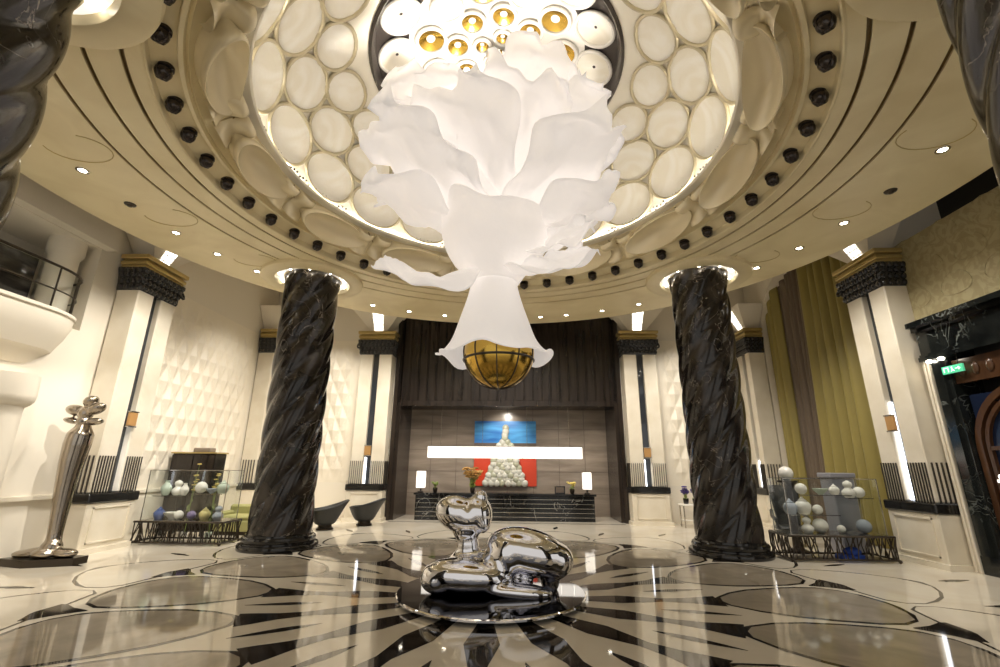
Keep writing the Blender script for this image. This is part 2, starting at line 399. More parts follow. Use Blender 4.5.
for (sc, hh, nn, off) in rows:
    tc_ = t_of(sc); rc = dpt(tc_, 0).x; wd = PI * rc / nn * 0.97
    pm = MB(); N = 40
    def sp(u, ang, lift, grow=1.0):
        ds = hh * grow * u * sin(ang); da = wd * grow * u * cos(ang)
        t = t_of(sc + ds); r_ = max(0.5, dpt(t, 0).x * 0.5 + rc * 0.5)
        return dpt(t, da / r_, lift)
    # shallow dished panel
    for ring in range(6):
        u0, u1 = ring / 6, (ring + 1) / 6
        vs = []; fs = []
        for i in range(N):
            a = 2 * PI * i / N
            vs.append(sp(u0, a, 0.03 - 0.0 * u0)); vs.append(sp(u1, a, 0.03))
        for i in range(N):
            j = (i + 1) % N; fs.append((2 * i, 2 * j, 2 * j + 1, 2 * i + 1))
        pm.add(vs, fs, 0)
    pm.tube([sp(1.0, 2 * PI * i / N, 0.035) for i in range(N)], 0.038, 8, 1, closed=True)
    first = None
    for k in range(nn):
        az = 2 * PI * (k + off) / nn
        if first is None: first = pm.build('oval_panel', [W['oval'], W['rim']], dome); first.rotation_euler = (0, 0, az)
        else:
            o = first.copy(); COL.objects.link(o); o.parent = dome; o.rotation_euler = (0, 0, az)
# oculus: dark net ring, inner cap with round holes and gold
OA, OH, OZ = 2.55, 0.75, DZ + DH * sin(TO)
def opt(r, az, off=0.0):
    zz = OZ + OH * math.sqrt(max(0, 1 - (r / OA) ** 2)); return Vector((r * cos(az), r * sin(az), zz - off))
oc = MB(); oc.lathe([(2.62, OZ - 0.05), (2.56, OZ - 0.10), (2.52, OZ - 0.02)] + [(r, opt(r, 0).z) for r in (2.5, 2.4, 2.2, 2.0, 1.85)], 72)
oc.build('oculus_net', W['dark_mesh'], dome)
oc = MB(); oc.lathe([(r, opt(r, 0, 0.02).z) for r in (1.86, 1.6, 1.3, 1.0, 0.7, 0.4, 0.2, 0.02)], 72)
oc.build('oculus_cap', W['white_gloss'], dome)
def roundel(name, rr, az, rad, m0, m1, lift):
    q = MB(); c = opt(rr, az); e1 = Vector((-sin(az), cos(az), 0)); e0 = (opt(rr - 0.05, az) - opt(rr + 0.05, az)).normalized()
    nn_ = e1.cross(e0); nn_ = -nn_ if nn_.z > 0 else nn_
    ctr = c + nn_ * lift; N = 28
    ringp = [ctr + rad * (e1 * cos(2 * PI * i / N) + e0 * sin(2 * PI * i / N)) for i in range(N)]
    rg2 = [ctr - nn_ * 0.05 + 0.5 * rad * (e1 * cos(2 * PI * i / N) + e0 * sin(2 * PI * i / N)) for i in range(N)]
    q.add(ringp + rg2 + [ctr - nn_ * 0.07], [(i, (i + 1) % N, N + (i + 1) % N, N + i) for i in range(N)] + [(N + i, N + (i + 1) % N, 2 * N) for i in range(N)], 0)
    q.tube(ringp, 0.04, 8, 1, closed=True)
    return q.build(name, [m0, m1], dome)
for k in range(14): roundel('round_panel', 2.12, 2 * PI * k / 14 + 0.1, 0.40, W['oval'], W['white_gloss'], 0.07)
for k in range(11): roundel('round_panel', 1.42, 2 * PI * k / 11, 0.30, W['oval'] if k % 2 else W['gold'], W['white_gloss'], 0.08)
for k in range(8): roundel('gold_roundel', 0.85, 2 * PI * k / 8 + 0.2, 0.25, W['gold'], W['white_gloss'], 0.08)
for k in range(4): roundel('gold_roundel', 0.34, 2 * PI * k / 4 + 0.4, 0.17, W['gold'], W['white_gloss'], 0.08)
cv = MB(); cv.lathe([(4.42, 7.985), (4.40, 7.995), (4.385, 7.985)], 96)
cv.build('cove_light', W['cove'], dome)

# shell cornice under the dome
cor = thing('shell_cornice', 'ring of gold scallop shells and curled ribbons below the dome', 'cornice', (CD[0], CD[1], 0), kind='structure')
def cpt(s_, az):      # along the sloping cove, s 0 (outer) .. 1 (inner)
    r = 5.02 + (4.50 - 5.02) * s_; return Vector((r * cos(az), r * sin(az), 7.56 + 0.39 * s_))
NIN = lambda az: Vector((-cos(az) * 0.57, -sin(az) * 0.57, -0.82))
def sc_pt(rho, an, lift):
    az = R(11.5 * rho * cos(an)); p = cpt(0.5 - 0.49 * rho * sin(an), az); return p + NIN(az) * lift
scm = MB(); NR, NA = 12, 56
for part_ in (0, 1):
    vs = []; fs = []
    for i in range(NR + 1):
        for k in range(NA):
            an = 2 * PI * k / NA; high = 0.55 + 0.25 * sin(an) + 0.30 * cos(an + 0.5)
            if part_ == 0: rho = i / NR; lift = 0.03 + 0.46 * high * rho ** 2.2
            else:
                u = i / NR; rho = 1.0 + 0.05 * sin(PI * min(1, u * 2.2)) ; lift = (0.03 + 0.46 * high) * (1 - u) + 0.04 * sin(PI * min(1, 3 * u))
            vs.append(sc_pt(rho, an, lift))
    for i in range(NR):
        for k in range(NA): fs.append((i * NA + k, i * NA + (k + 1) % NA, (i + 1) * NA + (k + 1) % NA, (i + 1) * NA + k))
    scm.add(vs, fs)
rb1 = MB()
def rib_fn(u, v):
    az = R(-2.9 + 5.8 * v); p = cpt(0.05 + 0.90 * u, az); x = 2 * v - 1
    nin = Vector((-cos(az) * 0.57, -sin(az) * 0.57, -0.82))
    return p + nin * (0.03 + (0.06 + 0.20 * (0.5 + 0.5 * cos(2.2 * PI * u + 0.4))) * math.sqrt(max(0, 1 - x * x)) )
rb1.grid(rib_fn, 20, 12)
ln = MB(); ln.tube([cpt(0.55 + 0.42 * i / 8, R(-4.5 + 4 * i / 8)) + Vector((0, 0, -0.05)) for i in range(9)], 0.014, 6)
f1 = f2 = f3 = None
for k in range(12):
    az0 = R(2.3 + 30 * k)
    for (proto, nm, offs, mt) in ((scm, 'scallop', 0, W['shell']), (rb1, 'ribbon', 12.0, W['shell']), (rb1, 'ribbon', 18.6, W['shell']), (ln, 'incised_line', -11.5, W['ceil_dark'])):
        key = nm
        src = {'scallop': f1, 'ribbon': f2, 'incised_line': f3}[key]
        if src is None:
            src = proto.build(nm, mt, cor, ang=60); o = src
            if key == 'scallop': f1 = o
            elif key == 'ribbon': f2 = o
            else: f3 = o
        else: o = src.copy(); COL.objects.link(o); o.parent = cor
        o.rotation_euler = (0, 0, az0 + R(offs))

# ------------------------------------------------------------------ twisted columns
def column_body():
    b = MB(); nu, nz = 120, 150; z0, z1 = 0.34, ZS + 0.02; n = 6; pitch = 5.6
    def fn(u, v):
        zz = z0 + (z1 - z0) * u; th = 2 * PI * v; q = (th - 2 * PI * zz / pitch) * n / 2
        s_ = abs(sin(q)); lobe = s_ ** 0.5
        fine = 0.028 * max(0, 1 - (s_ / 0.16) ** 2)
        r = 0.645 + 0.105 * lobe + fine
        r *= 1.0 + 0.05 * smoothstep(1.2, 0.34, zz) + 0.05 * smoothstep(6.6, 7.2, zz)
        return (r * cos(th), r * sin(th), zz)
    b.grid(fn, nz, nu); return b
cb = column_body()
cbase = MB(); cbase.lathe([(0.0, 0.0), (0.94, 0.0), (0.95, 0.03), (0.95, 0.10), (0.93, 0.13), (0.86, 0.145), (0.855, 0.17), (0.87, 0.20), (0.875, 0.25), (0.85, 0.29), (0.80, 0.31), (0.79, 0.35), (0.70, 0.37), (0.0, 0.37)], 64)
def collar():
    c = MB()
    c.lathe([(1.42, ZS + 0.02), (1.40, 7.19), (1.34, 7.16), (1.08, 7.14), (1.03, 7.16), (0.97, ZS)], 64)
    return c
cols = [((-5.60, 12.32), 'dark twisted marble column behind the silver torch-like statue side, on the left of the reception'),
        ((5.60, 12.32), 'dark twisted marble column beside the olive curtains and the dark chair'),
        ((-4.88, 3.1), 'top of the dark twisted marble column nearest the curved balcony'),
        ((5.06, 3.0), 'top of the dark twisted marble column nearest the black marble portal')]
cols[0] = (cols[0][0], 'dark twisted marble column beside the olive sofa and bowl armchairs')
ct = None
for (xy, lab) in cols:
    if ct is None:
        ct = thing('twisted_column', lab, 'column', (*xy, 0), group='twisted marble columns')
        cb.build('shaft', W['column'], ct, ang=50); cbase.build('base', W['black'], ct)
    else: dup(ct, (*xy, 0), R(40 * len(lab) % 60), lab)
cm = None
for (xy, lab) in cols:
    c_ = collar(); o = c_.build('column_collar', W['ceil'], ceil); o.location = (*xy, 0)
    c2 = MB(); c2.lathe([(0.80, ZS - 0.008), (0.995, ZS - 0.008)], 48); o2 = c2.build('collar_light', W['collar_light'], o)
    c3 = MB(); 
    for k in range(10):
        a = 2 * PI * k / 10; c3.ell((0.90 * cos(a), 0.90 * sin(a), ZS - 0.05), (0.03, 0.03, 0.025), 8, 6)
    c3.build('collar_lens', W['lamp'], o)

# ------------------------------------------------------------------ walls
wl = MB(); x0, x1 = -11.9, -XW
wl.box(x0, x1, 10.15, YB, 0, 9.6); wl.box(x0, x1, -4, 10.15, 0, 5.05); wl.box(x0, x1, -4, 10.15, 7.2, 9.6); wl.box(x0, x1 - 0.0, -4, 5.0, 5.05, 7.2)
wl.box(-11.9, -11.6, 5.0, 10.15, 5.05, 7.2)
wl.box(-XW, -XW + 0.28, -4, 10.3, 7.22, 7.9)          # fascia over the balcony
wall_left = struct(wl, 'wall_left', W['cream'], 'bright cream plaster wall behind the statue, with a balcony opening high up')
def quilt(w, h, cell, amp):
    b = MB(); nx = int(w / cell * 8); nz = int(h / cell * 8)
    def tri(t): t = t % 1.0; return 1 - abs(2 * t - 1)
    def fn(u, v):
        x, zz = u * w, v * h; a = (x / cell + zz / (cell * 2.0)); c = (x / cell - zz / (cell * 2.0))
        e = min(1, 8 * min(u, 1 - u), 8 * min(v, 1 - v))
        return (x, -amp * min(tri(a), tri(c)) * e - 0.012 * e, zz)
    b.grid(fn, nx, nz); return b
q = quilt(5.2, 5.75, 0.50, 0.10).build('quilted_panel', W['quilt'], wall_left, ang=12); q.location = (-XW, 12.35, 1.35); q.rotation_euler = (0, 0, R(90))
dl = MB(); dl.box(-XW, -XW + 0.06, 10.9, 18.0, 0, 1.25, 0); dl.box(-XW, -XW + 0.10, 8.9, 18.0, 1.22, 1.30, 0)
for y0, y1 in ((12.4, 14.6), (14.9, 17.0)):
    dl.box(-XW + 0.05, -XW + 0.08, y0, y1, 0.2, 1.1, 0)
dl.build('dado', W['cream_trim'], wall_left)

wr = MB()
wr.box(XW, 11.9, 11.0, 12.2, 0, 9.6); wr.box(XW, 11.9, 17.65, YB, 0, 9.6)
# arch head over the curtain niche
AP = [(12.2, 9.6), (12.2, 7.0)]
for i in range(0, 25):
    t = PI * (1 - i / 24); AP.append((14.925 + 2.725 * cos(t), 7.0 + 2.3 * sin(t)))
AP += [(17.65, 9.6)]
n_ = len(AP)
wr.add([(XW, y, zz) for y, zz in AP] + [(XW + 0.5, y, zz) for y, zz in AP], [tuple(range(n_)), tuple(reversed(range(n_, 2 * n_)))] + [(i, i + n_, (i + 1) % n_ + n_, (i + 1) % n_) for i in range(n_)])
wr.box(10.9, 11.9, 12.2, 17.65, 0, 9.6)
wall_right = struct(wr, 'wall_right', W['cream'], 'cream wall with the tall arched curtain niche')
ww = MB(); ww.box(10.0, 10.5, -4, 11.2, 5.33, 7.45)
# raised ogee relief on the wallpaper
for i in range(9):
    for j in range(3):
        cy, cz = 2.6 + i * 1.0 + (0.5 if j % 2 else 0), 5.9 + j * 0.62
        if cy > 10.6: continue
        ww.tube([(9.998, cy + 0.36 * sin(t), cz + 0.26 * cos(t) * (1 + 0.25 * cos(t))) for t in [k * PI / 9 for k in range(18)]], 0.010, 5, 0, closed=True)
struct(ww, 'wall_right', W['olive_wall'], 'gold patterned upper wall above the black marble portal')
dk = MB(); dk.box(11.5, 11.9, -4, 11.0, 5.0, 9.6)
struct(dk, 'wall_right', W['void'], 'dark recess above the gold upper wall')

wb = MB()
for s_ in (-1, 1):
    a, b = sorted((s_ * 4.5, s_ * 11.9)); wb.box(a, b, YB, 21.2, 0, 9.6)
wall_back = struct(wb, 'wall_back', W['cream'], 'cream back wall either side of the reception niche')
for s_ in (-1, 1):
    q = quilt(3.0, 5.75, 0.50, 0.10).build('quilted_panel', W['quilt'], wall_back, ang=12); q.location = (6.25 if s_ > 0 else -9.25, YB, 1.35)
# niche
wn = MB(); wn.box(-4.5, 4.5, 20.7, 21.2, 0, 4.6, 0)
for i in range(1, 8):
    x = -4.5 + 9.0 * i / 8; wn.box(x - 0.012, x + 0.012, 20.692, 20.7, 0, 4.6, 1)
for zz in (0.9, 1.8, 2.7, 3.6): wn.box(-4.5, 4.5, 20.692, 20.7, zz - 0.01, zz + 0.01, 1)
struct(wn, 'wall_niche', [W['niche_stone'], W['niche_joint']], 'grey brown marble wall behind the reception desk')
wu = MB(); wu.box(-4.5, 4.5, 19.0, 21.2, 4.45, 9.6, 0)
for i in range(24):
    x = -4.45 + 8.9 * i / 24; wu.bbox(x, x + 0.33, 18.94, 19.01, 4.62, 9.6, 0.015, 0)
wu.box(-4.5, 4.5, 18.90, 19.0, 4.40, 4.62, 0)
for s_ in (-1, 1): a, b = sorted((s_ * 4.5, s_ * 4.34)); wu.box(a, b, 18.62, 20.7, 0, 4.5, 0); a, b = sorted((s_ * 4.62, s_ * 4.46)); wu.box(a, b, 18.45, 19.0, 0, 8.6, 0)
struct(wu, 'wall_niche', W['niche_dark'], 'dark ribbed timber panelling framing the reception niche')

# ------------------------------------------------------------------ pilasters
def pilaster(name_label, loc, rz, group='cream pilasters with black capitals', wide=1.30, slot_glow=2.3):
    t = thing('pilaster', name_label, 'pilaster', loc, rz, group)
    h, d, g = wide / 2, 0.62, 0.13      # local: face looks to -y, wall at y=0
    p = MB(); p.bbox(-h - 0.04, h + 0.04, -d - 0.06, 0, 0.0, 1.10, 0.02)
    p.box(-h - 0.10, h + 0.10, -d - 0.12, 0, 0.0, 0.12)
    # raised panel frames on the pedestal
    for (a, b) in ((-h + 0.12, h - 0.12),):
        for (xa, xb, za, zb) in ((a, b, 0.98, 1.01), (a, b, 0.22, 0.25), (a, a + 0.03, 0.22, 1.01), (b - 0.03, b, 0.22, 1.01)): p.box(xa, xb, -d - 0.085, -d - 0.05, za, zb)
    p.build('pedestal', W['cream_trim'], t)
    b = MB(); b.bbox(-h - 0.08, h + 0.08, -d - 0.10, 0, 1.10, 1.32, 0.025); b.build('band', W['black'], t)
    for sgn in (-1, 1):
        x_a, x_b = sorted((sgn * g, sgn * h)); s_ = MB(); s_.bbox(x_a, x_b, -d, 0, 1.32, 6.40, 0.025); s_.build('shaft', W['cream_trim'], t)
    s_ = MB(); s_.box(-g, g, -d + 0.16, -0.02, 1.32, 6.40); s_.build('slot_mirror', W['slot'], t)
    s_ = MB(); s_.box(-g + 0.005, -g + 0.065, -d + 0.10, -d + 0.15, 1.34, slot_glow); s_.build('light_strip', W['led'], t)  # lit strip; beside the portal its glow imitates a mirror reflection
    k = MB(); nf = 7
    for sgn in (-1, 1):
        for i in range(nf):
            x = sgn * (g + 0.04 + (h - g - 0.06) * i / (nf - 1)); k.box(x - 0.008, x + 0.008, -d - 0.035, -d - 0.008, 1.32, 2.17)
        for i in range(5):
            y = -d + 0.1 + (d - 0.2) * i / 4; k.box(sgn * h + 0.01 * sgn - 0.02, sgn * h + 0.01 * sgn + 0.02, y - 0.012, y + 0.012, 1.32, 2.17)
    k.build('fin_grille', W['fin'], t)
    # capital: splayed black carving with scrolls and drops
    c = MB()
    def ringz(e, zz): return [(-h - e, 0, zz), (-h - e, -d - e, zz), (h + e, -d - e, zz), (h + e, 0, zz)]
    lv = [(0.01, 6.36), (0.03, 6.42), (0.03, 6.55), (0.06, 6.75), (0.11, 6.92), (0.11, 6.97)]
    vs = []; fs = []
    for e, zz in lv: vs += ringz(e, zz)
    for j in range(len(lv) - 1):
        for i in range(4): i2 = (i + 1) % 4; fs.append((j * 4 + i, j * 4 + i2, (j + 1) * 4 + i2, (j + 1) * 4 + i))
    fs += [(3, 2, 1, 0), tuple(range(len(lv) * 4 - 4, len(lv) * 4))]
    c.add(vs, fs)
    rnd = random.Random(3)
    for row, (zz, e) in enumerate(((6.46, 0.02), (6.62, 0.045), (6.78, 0.075), (6.90, 0.10))):
        m_ = 9
        for i in range(m_):
            x = (-h - e) + (2 * h + 2 * e) * (i + (0.5 if row % 2 else 0.25)) / m_
            c.ell((x, -d - e, zz), (0.075, 0.06, 0.085), 8, 6)
        for sgn in (-1, 1):
            for i in range(4): c.ell((sgn * (h + e), -d * (0.15 + 0.26 * i), zz), (0.055, 0.075, 0.08), 8, 6)
    for sgn in (-1, 1): c.tube([(sgn * (h + 0.06 + 0.07 * cos(a)), -d - 0.08 + 0.05 * sin(a), 6.72 + 0.11 * sin(a)) for a in [i * PI / 6 for i in range(13)]], 0.035, 7)
    c.build('capital', W['black_carve'], t)
    c = MB()
    for e, za, zb in ((0.07, 6.97, 7.06), (0.11, 7.06, 7.16), (0.05, 7.16, 7.22), (0.14, 7.22, 7.34)): c.bbox(-h - e, h + e, -d - e, 0, za, zb, 0.02)
    c.build('cornice', W['gold_paint'], t)
    # flared fan above the cornice with its lit ladder panel
    c = MB(); za, zb = 7.34, 8.25
    fa, fb = 0.30, h + 0.42
    vs = [(-fa, -d + 0.12, za), (fa, -d + 0.12, za), (fb, -d - 0.35, zb), (-fb, -d - 0.35, zb), (-fa, 0, za), (fa, 0, za), (fb, 0, zb), (-fb, 0, zb)]
    c.add(vs, [(0, 1, 2, 3), (5, 4, 7, 6), (1, 5, 6, 2), (4, 0, 3, 7), (3, 2, 6, 7), (4, 5, 1, 0)]); fan = c.build('fan', W['cream'], t)
    c = MB(); 
    def fp(x, zz): u = (zz - za) / (zb - za); return (x, -d + 0.12 - 0.47 * u - 0.015, zz)
    c.poly([fp(-0.17, za + 0.04), fp(0.17, za + 0.04), fp(0.22, zb - 0.1), fp(-0.22, zb - 0.1)], 0)
    for i in range(5):
        zz = za + 0.12 + 0.15 * i; c.box(-0.19, 0.19, fp(0, zz)[1] - 0.03, fp(0, zz)[1], zz, zz + 0.022, 1)
    for x in (-0.08, 0.08): c.tube([fp(x, za + 0.05), fp(x * 1.2, zb - 0.12)], 0.012, 5, 1)
    c.build('fan_light', [W['fan_light'], W['white_gloss']], fan)
    return t
PY = 11.45
pilaster('cream pilaster with black capital next to the silver statue', (-XW + 0.03, PY, 0), R(90), slot_glow=2.9)
pilaster('cream pilaster with black capital beside the black marble portal', (XW - 0.03, PY, 0), R(-90), slot_glow=3.6)
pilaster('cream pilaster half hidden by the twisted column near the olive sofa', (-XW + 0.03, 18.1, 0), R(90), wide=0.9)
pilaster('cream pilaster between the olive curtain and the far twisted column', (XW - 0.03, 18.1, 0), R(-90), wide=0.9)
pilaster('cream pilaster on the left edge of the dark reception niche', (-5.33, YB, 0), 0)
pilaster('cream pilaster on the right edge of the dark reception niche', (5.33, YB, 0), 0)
sc = None
for (loc, rz, lab) in (((-XW + 0.03 + 0.63, PY, 3.08), R(90), 'amber square sconce on the pilaster next to the silver statue'),
                       ((XW - 0.03 - 0.63, PY, 3.08), R(-90), 'amber square sconce on the pilaster beside the black portal'),
                       ((-5.33, YB - 0.63, 2.55), 0, 'amber square sconce on the pilaster left of the reception niche'),
                       ((5.33, YB - 0.63, 2.55), 0, 'amber square sconce on the pilaster right of the reception niche')):
    if sc is None:
        sc = thing('wall_sconce', lab, 'wall lamp', loc, rz, 'amber pilaster sconces')
        a = MB(); a.bbox(-0.12, 0.12, -0.08, 0.0, -0.17, 0.17, 0.012); a.build('amber_box', W['amber'], sc)
        
        for z_ in (0.17, -0.20): a = MB(); a.bbox(-0.13, 0.13, -0.09, 0.0, z_, z_ + 0.03, 0.004); a.build('bracket', W['silver'], sc)
    else: dup(sc, loc, rz, lab)

# ------------------------------------------------------------------ balcony on the left
bal = thing('balcony', 'curved cream balcony with glass railing high on the left wall', 'balcony', (-XW, 8.0, 0))
def bplan(off):
    # plan outline relative to the thing: straight front then rounded end, wall side x=0
    pts = [(0.0 - 1.3, -3.2), (0.55 - off, -3.2), (0.55 - off, 0.9)]
    for i in range(1, 9):
        a = PI / 2 * i / 8; pts.append((-0.35 + (0.90 - off) * cos(a), 0.9 + (1.1 - off) * sin(a)))
    pts.append((-1.3, 2.0 - off)); return pts
b = MB(); lv = [(1.05, 3.72), (0.80, 3.80), (0.62, 3.95), (0.58, 4.0), (0.52, 4.03), (0.34, 4.28), (0.30, 4.33), (0.24, 4.36), (0.08, 4.70), (0.0, 4.95), (0.0, 5.12), (-0.04, 5.14), (-0.04, 5.20), (0.0, 5.22)]
vs = []; fs = []
for off, zz in lv: vs += [(x, y, zz) for x, y in bplan(min(off, 0.88))]
m_ = len(bplan(0))
for j in range(len(lv) - 1):
    for i in range(m_): i2 = (i + 1) % m_; fs.append((j * m_ + i, j * m_ + i2, (j + 1) * m_ + i2, (j + 1) * m_ + i))
fs += [tuple(reversed(range(m_))), tuple(range((len(lv) - 1) * m_, len(lv) * m_))]
b.add(vs, fs); b.build('balcony_body', W['cream'], bal, ang=25)
pl = bplan(0.06)[1:-1]
g = MB()
for i in range(len(pl) - 1): g.add([(*pl[i], 5.22), (*pl[i + 1], 5.22), (*pl[i + 1], 6.12), (*pl[i], 6.12)], [(0, 1, 2, 3)])
go = g.build('glass_railing', W['glass'], bal, weld=True); sm = go.modifiers.new('thick', 'SOLIDIFY'); sm.thickness = 0.015
g = MB(); g.tube([(*q_, 6.14) for q_ in pl], 0.03, 8); g.tube([(*q_, 5.62) for q_ in pl], 0.018, 6)
for i in (1, 4, 7, 9):
    g.tube([(*pl[min(i, len(pl) - 1)], 5.2), (*pl[min(i, len(pl) - 1)], 6.14)], 0.02, 6)
g.build('handrail', W['bronze'], bal)
bb = MB(); bb.box(-11.58, -11.2, 5.0, 9.75, 5.22, 6.75); struct(bb, 'window_1', W['void'], 'dark opening behind the curved balcony')
b = MB(); b.lathe([(0.36, 5.22), (0.36, 5.32), (0.30, 5.36), (0.29, 6.75), (0.32, 6.80), (0.36, 6.88), (0.36, 7.2)], 32)
tag(b.build('balcony_pillar', W['cream'], loc=(-10.55, 9.72, 0)), 'round cream pillar standing behind the balcony railing', 'pillar')
b = MB(); b.lathe([(0.52, 0), (0.52, 0.3), (0.47, 0.34), (0.45, 3.0), (0.46, 3.08), (0.52, 3.12), (0.58, 3.2), (0.60, 3.3), (0.58, 3.72), (0.0, 3.72)], 40)
tag(b.build('balcony_pillar', W['cream'], loc=(-10.02, 8.75, 0)), 'round cream pillar below the balcony at the photo edge', 'pillar')

# ------------------------------------------------------------------ black marble portal on the right
po = thing('marble_portal', 'black veined marble portal around the arched wooden entrance', 'doorway', (9.98, 0, 0))
b = MB(); b.box(-0.12, 0.5, 10.12, 10.50, 0, 4.42); b.box(-0.16, 0.5, 10.10, 10.51, 0, 0.35); b.box(-0.20, -0.10, 10.22, 10.44, 0.36, 4.4); b.build('jamb', W['portal'], po)
b = MB(); b.box(-0.12, 0.5, 6.7, 7.6, 0, 4.42); b.build('jamb', W['portal'], po)
b = MB()
for i in range(4): b.bbox(-0.20 + 0.02 * (i % 2), 0.1, 10.52 + 0.045 * i, 10.557 + 0.045 * i, 0, 4.40, 0.008)
b.build('fluted_jamb', W['cream_trim'], po)
b = MB(); b.box(-0.16, 0.5, 3.0, 10.68, 4.42, 5.10); b.box(-0.24, 0.5, 3.0, 10.68, 4.40, 4.50); b.box(-0.20, 0.5, 3.0, 10.68, 4.50, 4.56); b.box(-0.26, 0.5, 3.0, 10.68, 5.10, 5.20); b.box(-0.36, 0.5, 3.0, 10.68, 5.20, 5.32); b.build('entablature', W['portal'], po)
b = MB(); b.box(0.5, 1.7, 5.2, 10.4, 0, 4.45); b.build('recess_back', W['void'], po)
for i in range(2):
    b = MB(); b.ell((-0.26, 10.40 - 0.3 * i, 4.36), (0.06, 0.06, 0.035), 10, 6)
    b.build('soffit_lamp', W['lamp'], po)
# arched wooden door frame with glass
da = thing('door_1', 'arched reddish wooden entrance door with dark glass inside the portal', 'door', (10.06, 8.86, 0)); da['kind'] = 'structure'
def arch(b, w, z0, rt, y0, y1, wid, mi=0):
    for s_ in (-1, 1): a, c = sorted((s_ * w, s_ * (w - wid))); b.box(y0, y1, a, c, 0, z0, mi)
    N = 20
    for i in range(N):
        t0, t1 = PI * i / N, PI * (i + 1) / N
        o = [(w * cos(t0), z0 + rt * sin(t0)), (w * cos(t1), z0 + rt * sin(t1))]; n_ = [((w - wid) * cos(t1), z0 + (rt - wid) * sin(t1)), ((w - wid) * cos(t0), z0 + (rt - wid) * sin(t0))]
        b.add([(y0, y, zz) for y, zz in o + n_] + [(y1, y, zz) for y, zz in o + n_], [(0, 1, 2, 3), (7, 6, 5, 4), (0, 4, 5, 1), (2, 6, 7, 3)], mi)
b = MB(); arch(b, 1.24, 2.45, 1.24, -0.10, 0.02, 0.13); b.build('outer_frame', W['wood'], da)
b = MB(); arch(b, 1.06, 2.45, 1.06, -0.07, 0.02, 0.08)
b.box(-0.07, 0.02, -0.04, 0.04, 0, 3.45); b.box(-0.07, 0.02, -1.0, 1.0, 2.40, 2.48); b.tube([(-0.03, 0.7 * cos(t), 2.45 + 0.7 * sin(t)) for t in [i * PI / 14 for i in range(15)]], 0.03, 6)
b.box(-0.05, 0.02, 0.5, 0.55, 0, 3.2); b.box(-0.05, 0.02, -0.55, -0.5, 0, 3.2)
b.build('inner_frame', W['wood'], da)
b = MB(); b.box(0.0, 0.02, -1.2, 1.2, 0, 3.55); b.build('pane', W['navy'], da)
b = MB(); b.box(-0.14, 0.03, -1.25, 1.25, 3.80, 4.30); 
for i in range(8): b.ell((-0.15, -1.05 + 0.3 * i, 4.05), (0.04, 0.08, 0.13), 10, 8)
b.build('carved_frieze', W['wood'], da)
b = MB(); b.box(-0.16, -0.10, 0.15, 0.95, 1.78, 1.84); 
for i in range(6): b.ell((-0.13, 0.2 + 0.14 * i, 1.89), (0.03, 0.03, 0.05), 8, 6)
tag(b.build('shelf_lights', W['shade'], loc=(10.06, 8.86, 0)), 'row of small white lights inside the arched entrance', 'light')
ex = thing('exit_sign', 'small green lit exit sign hanging under the black portal', 'sign', (9.80, 9.98, 4.02))
b = MB(); b.box(-0.02, 0.02, -0.24, 0.24, 0.0, 0.16); b.build('sign_box', W['exit'], ex)
b = MB(); f = -0.024
b.box(f, -0.02, 0.08, 0.10, 0.03, 0.13); b.box(f, -0.02, 0.18, 0.20, 0.03, 0.13); b.box(f, -0.02, 0.08, 0.20, 0.115, 0.13)
b.ell((f, 0.0, 0.12), (0.006, 0.018, 0.018), 8, 6); b.tube([(f, 0.0, 0.10), (f, -0.01, 0.065)], 0.012, 6); b.tube([(f, -0.01, 0.065), (f, 0.03, 0.03)], 0.008, 6); b.tube([(f, -0.01, 0.065), (f, -0.05, 0.035)], 0.008, 6)
b.tube([(f, -0.08, 0.08), (f, -0.19, 0.08)], 0.010, 6); b.tube([(f, -0.15, 0.11), (f, -0.19, 0.08), (f, -0.15, 0.05)], 0.010, 6)
b.build('pictogram', W['exit_w'], ex)
for y_ in (-0.15, 0.15): b = MB(); b.tube([(0, y_, 0.16), (0, y_, 0.42)], 0.008, 5); b.build('hanger', W['silver'], ex)

# ------------------------------------------------------------------ curtains
def drape(y0, y1, ztop, wave, amp, x=0.0, seed=0, bot0=None, bot1=None):
    b = MB(); nn = int((y1 - y0) / wave * 8)
    def fn(u, v):
        ya = y0 + (y1 - y0) * u
        if bot0 is not None: yb = bot0 + (bot1 - bot0) * u; ya = yb + (ya - yb) * v
        ph = u * (y1 - y0) / wave * 2 * PI
        d = amp * (abs(sin(ph / 2 + 0.4 * sin(seed + ph * 0.21))) ** 1.4) + 0.03 * sin(ph * 0.37 + v * 3 + seed)
        return (x - d, ya, 0.02 + (ztop - 0.02) * v)
    b.grid(fn, nn, 14); return b
def sol(o, th=0.012): mm = o.modifiers.new('thick', 'SOLIDIFY'); mm.thickness = th; return o
o = sol(drape(12.25, 15.0, 9.4, 0.40, 0.26, 10.40, 1, 12.25, 15.7).build('curtain', W['curtain'], ang=80)); tag(o, 'wide olive silk curtain hanging beside the pilaster of the black portal', 'curtain', 'drapes in the arched niche')
o = sol(drape(14.9, 16.75, 9.4, 0.24, 0.13, 10.58, 2, 15.6, 17.0).build('curtain', W['curtain_grey'], ang=80)); tag(o, 'taupe grey silk curtain between the two olive curtains', 'curtain', 'drapes in the arched niche')
o = sol(drape(16.68, 17.62, 9.4, 0.32, 0.20, 10.42, 3, 16.92, 17.62).build('curtain', W['curtain'], ang=80)); tag(o, 'narrow olive silk curtain on the far side of the taupe one', 'curtain', 'drapes in the arched niche')

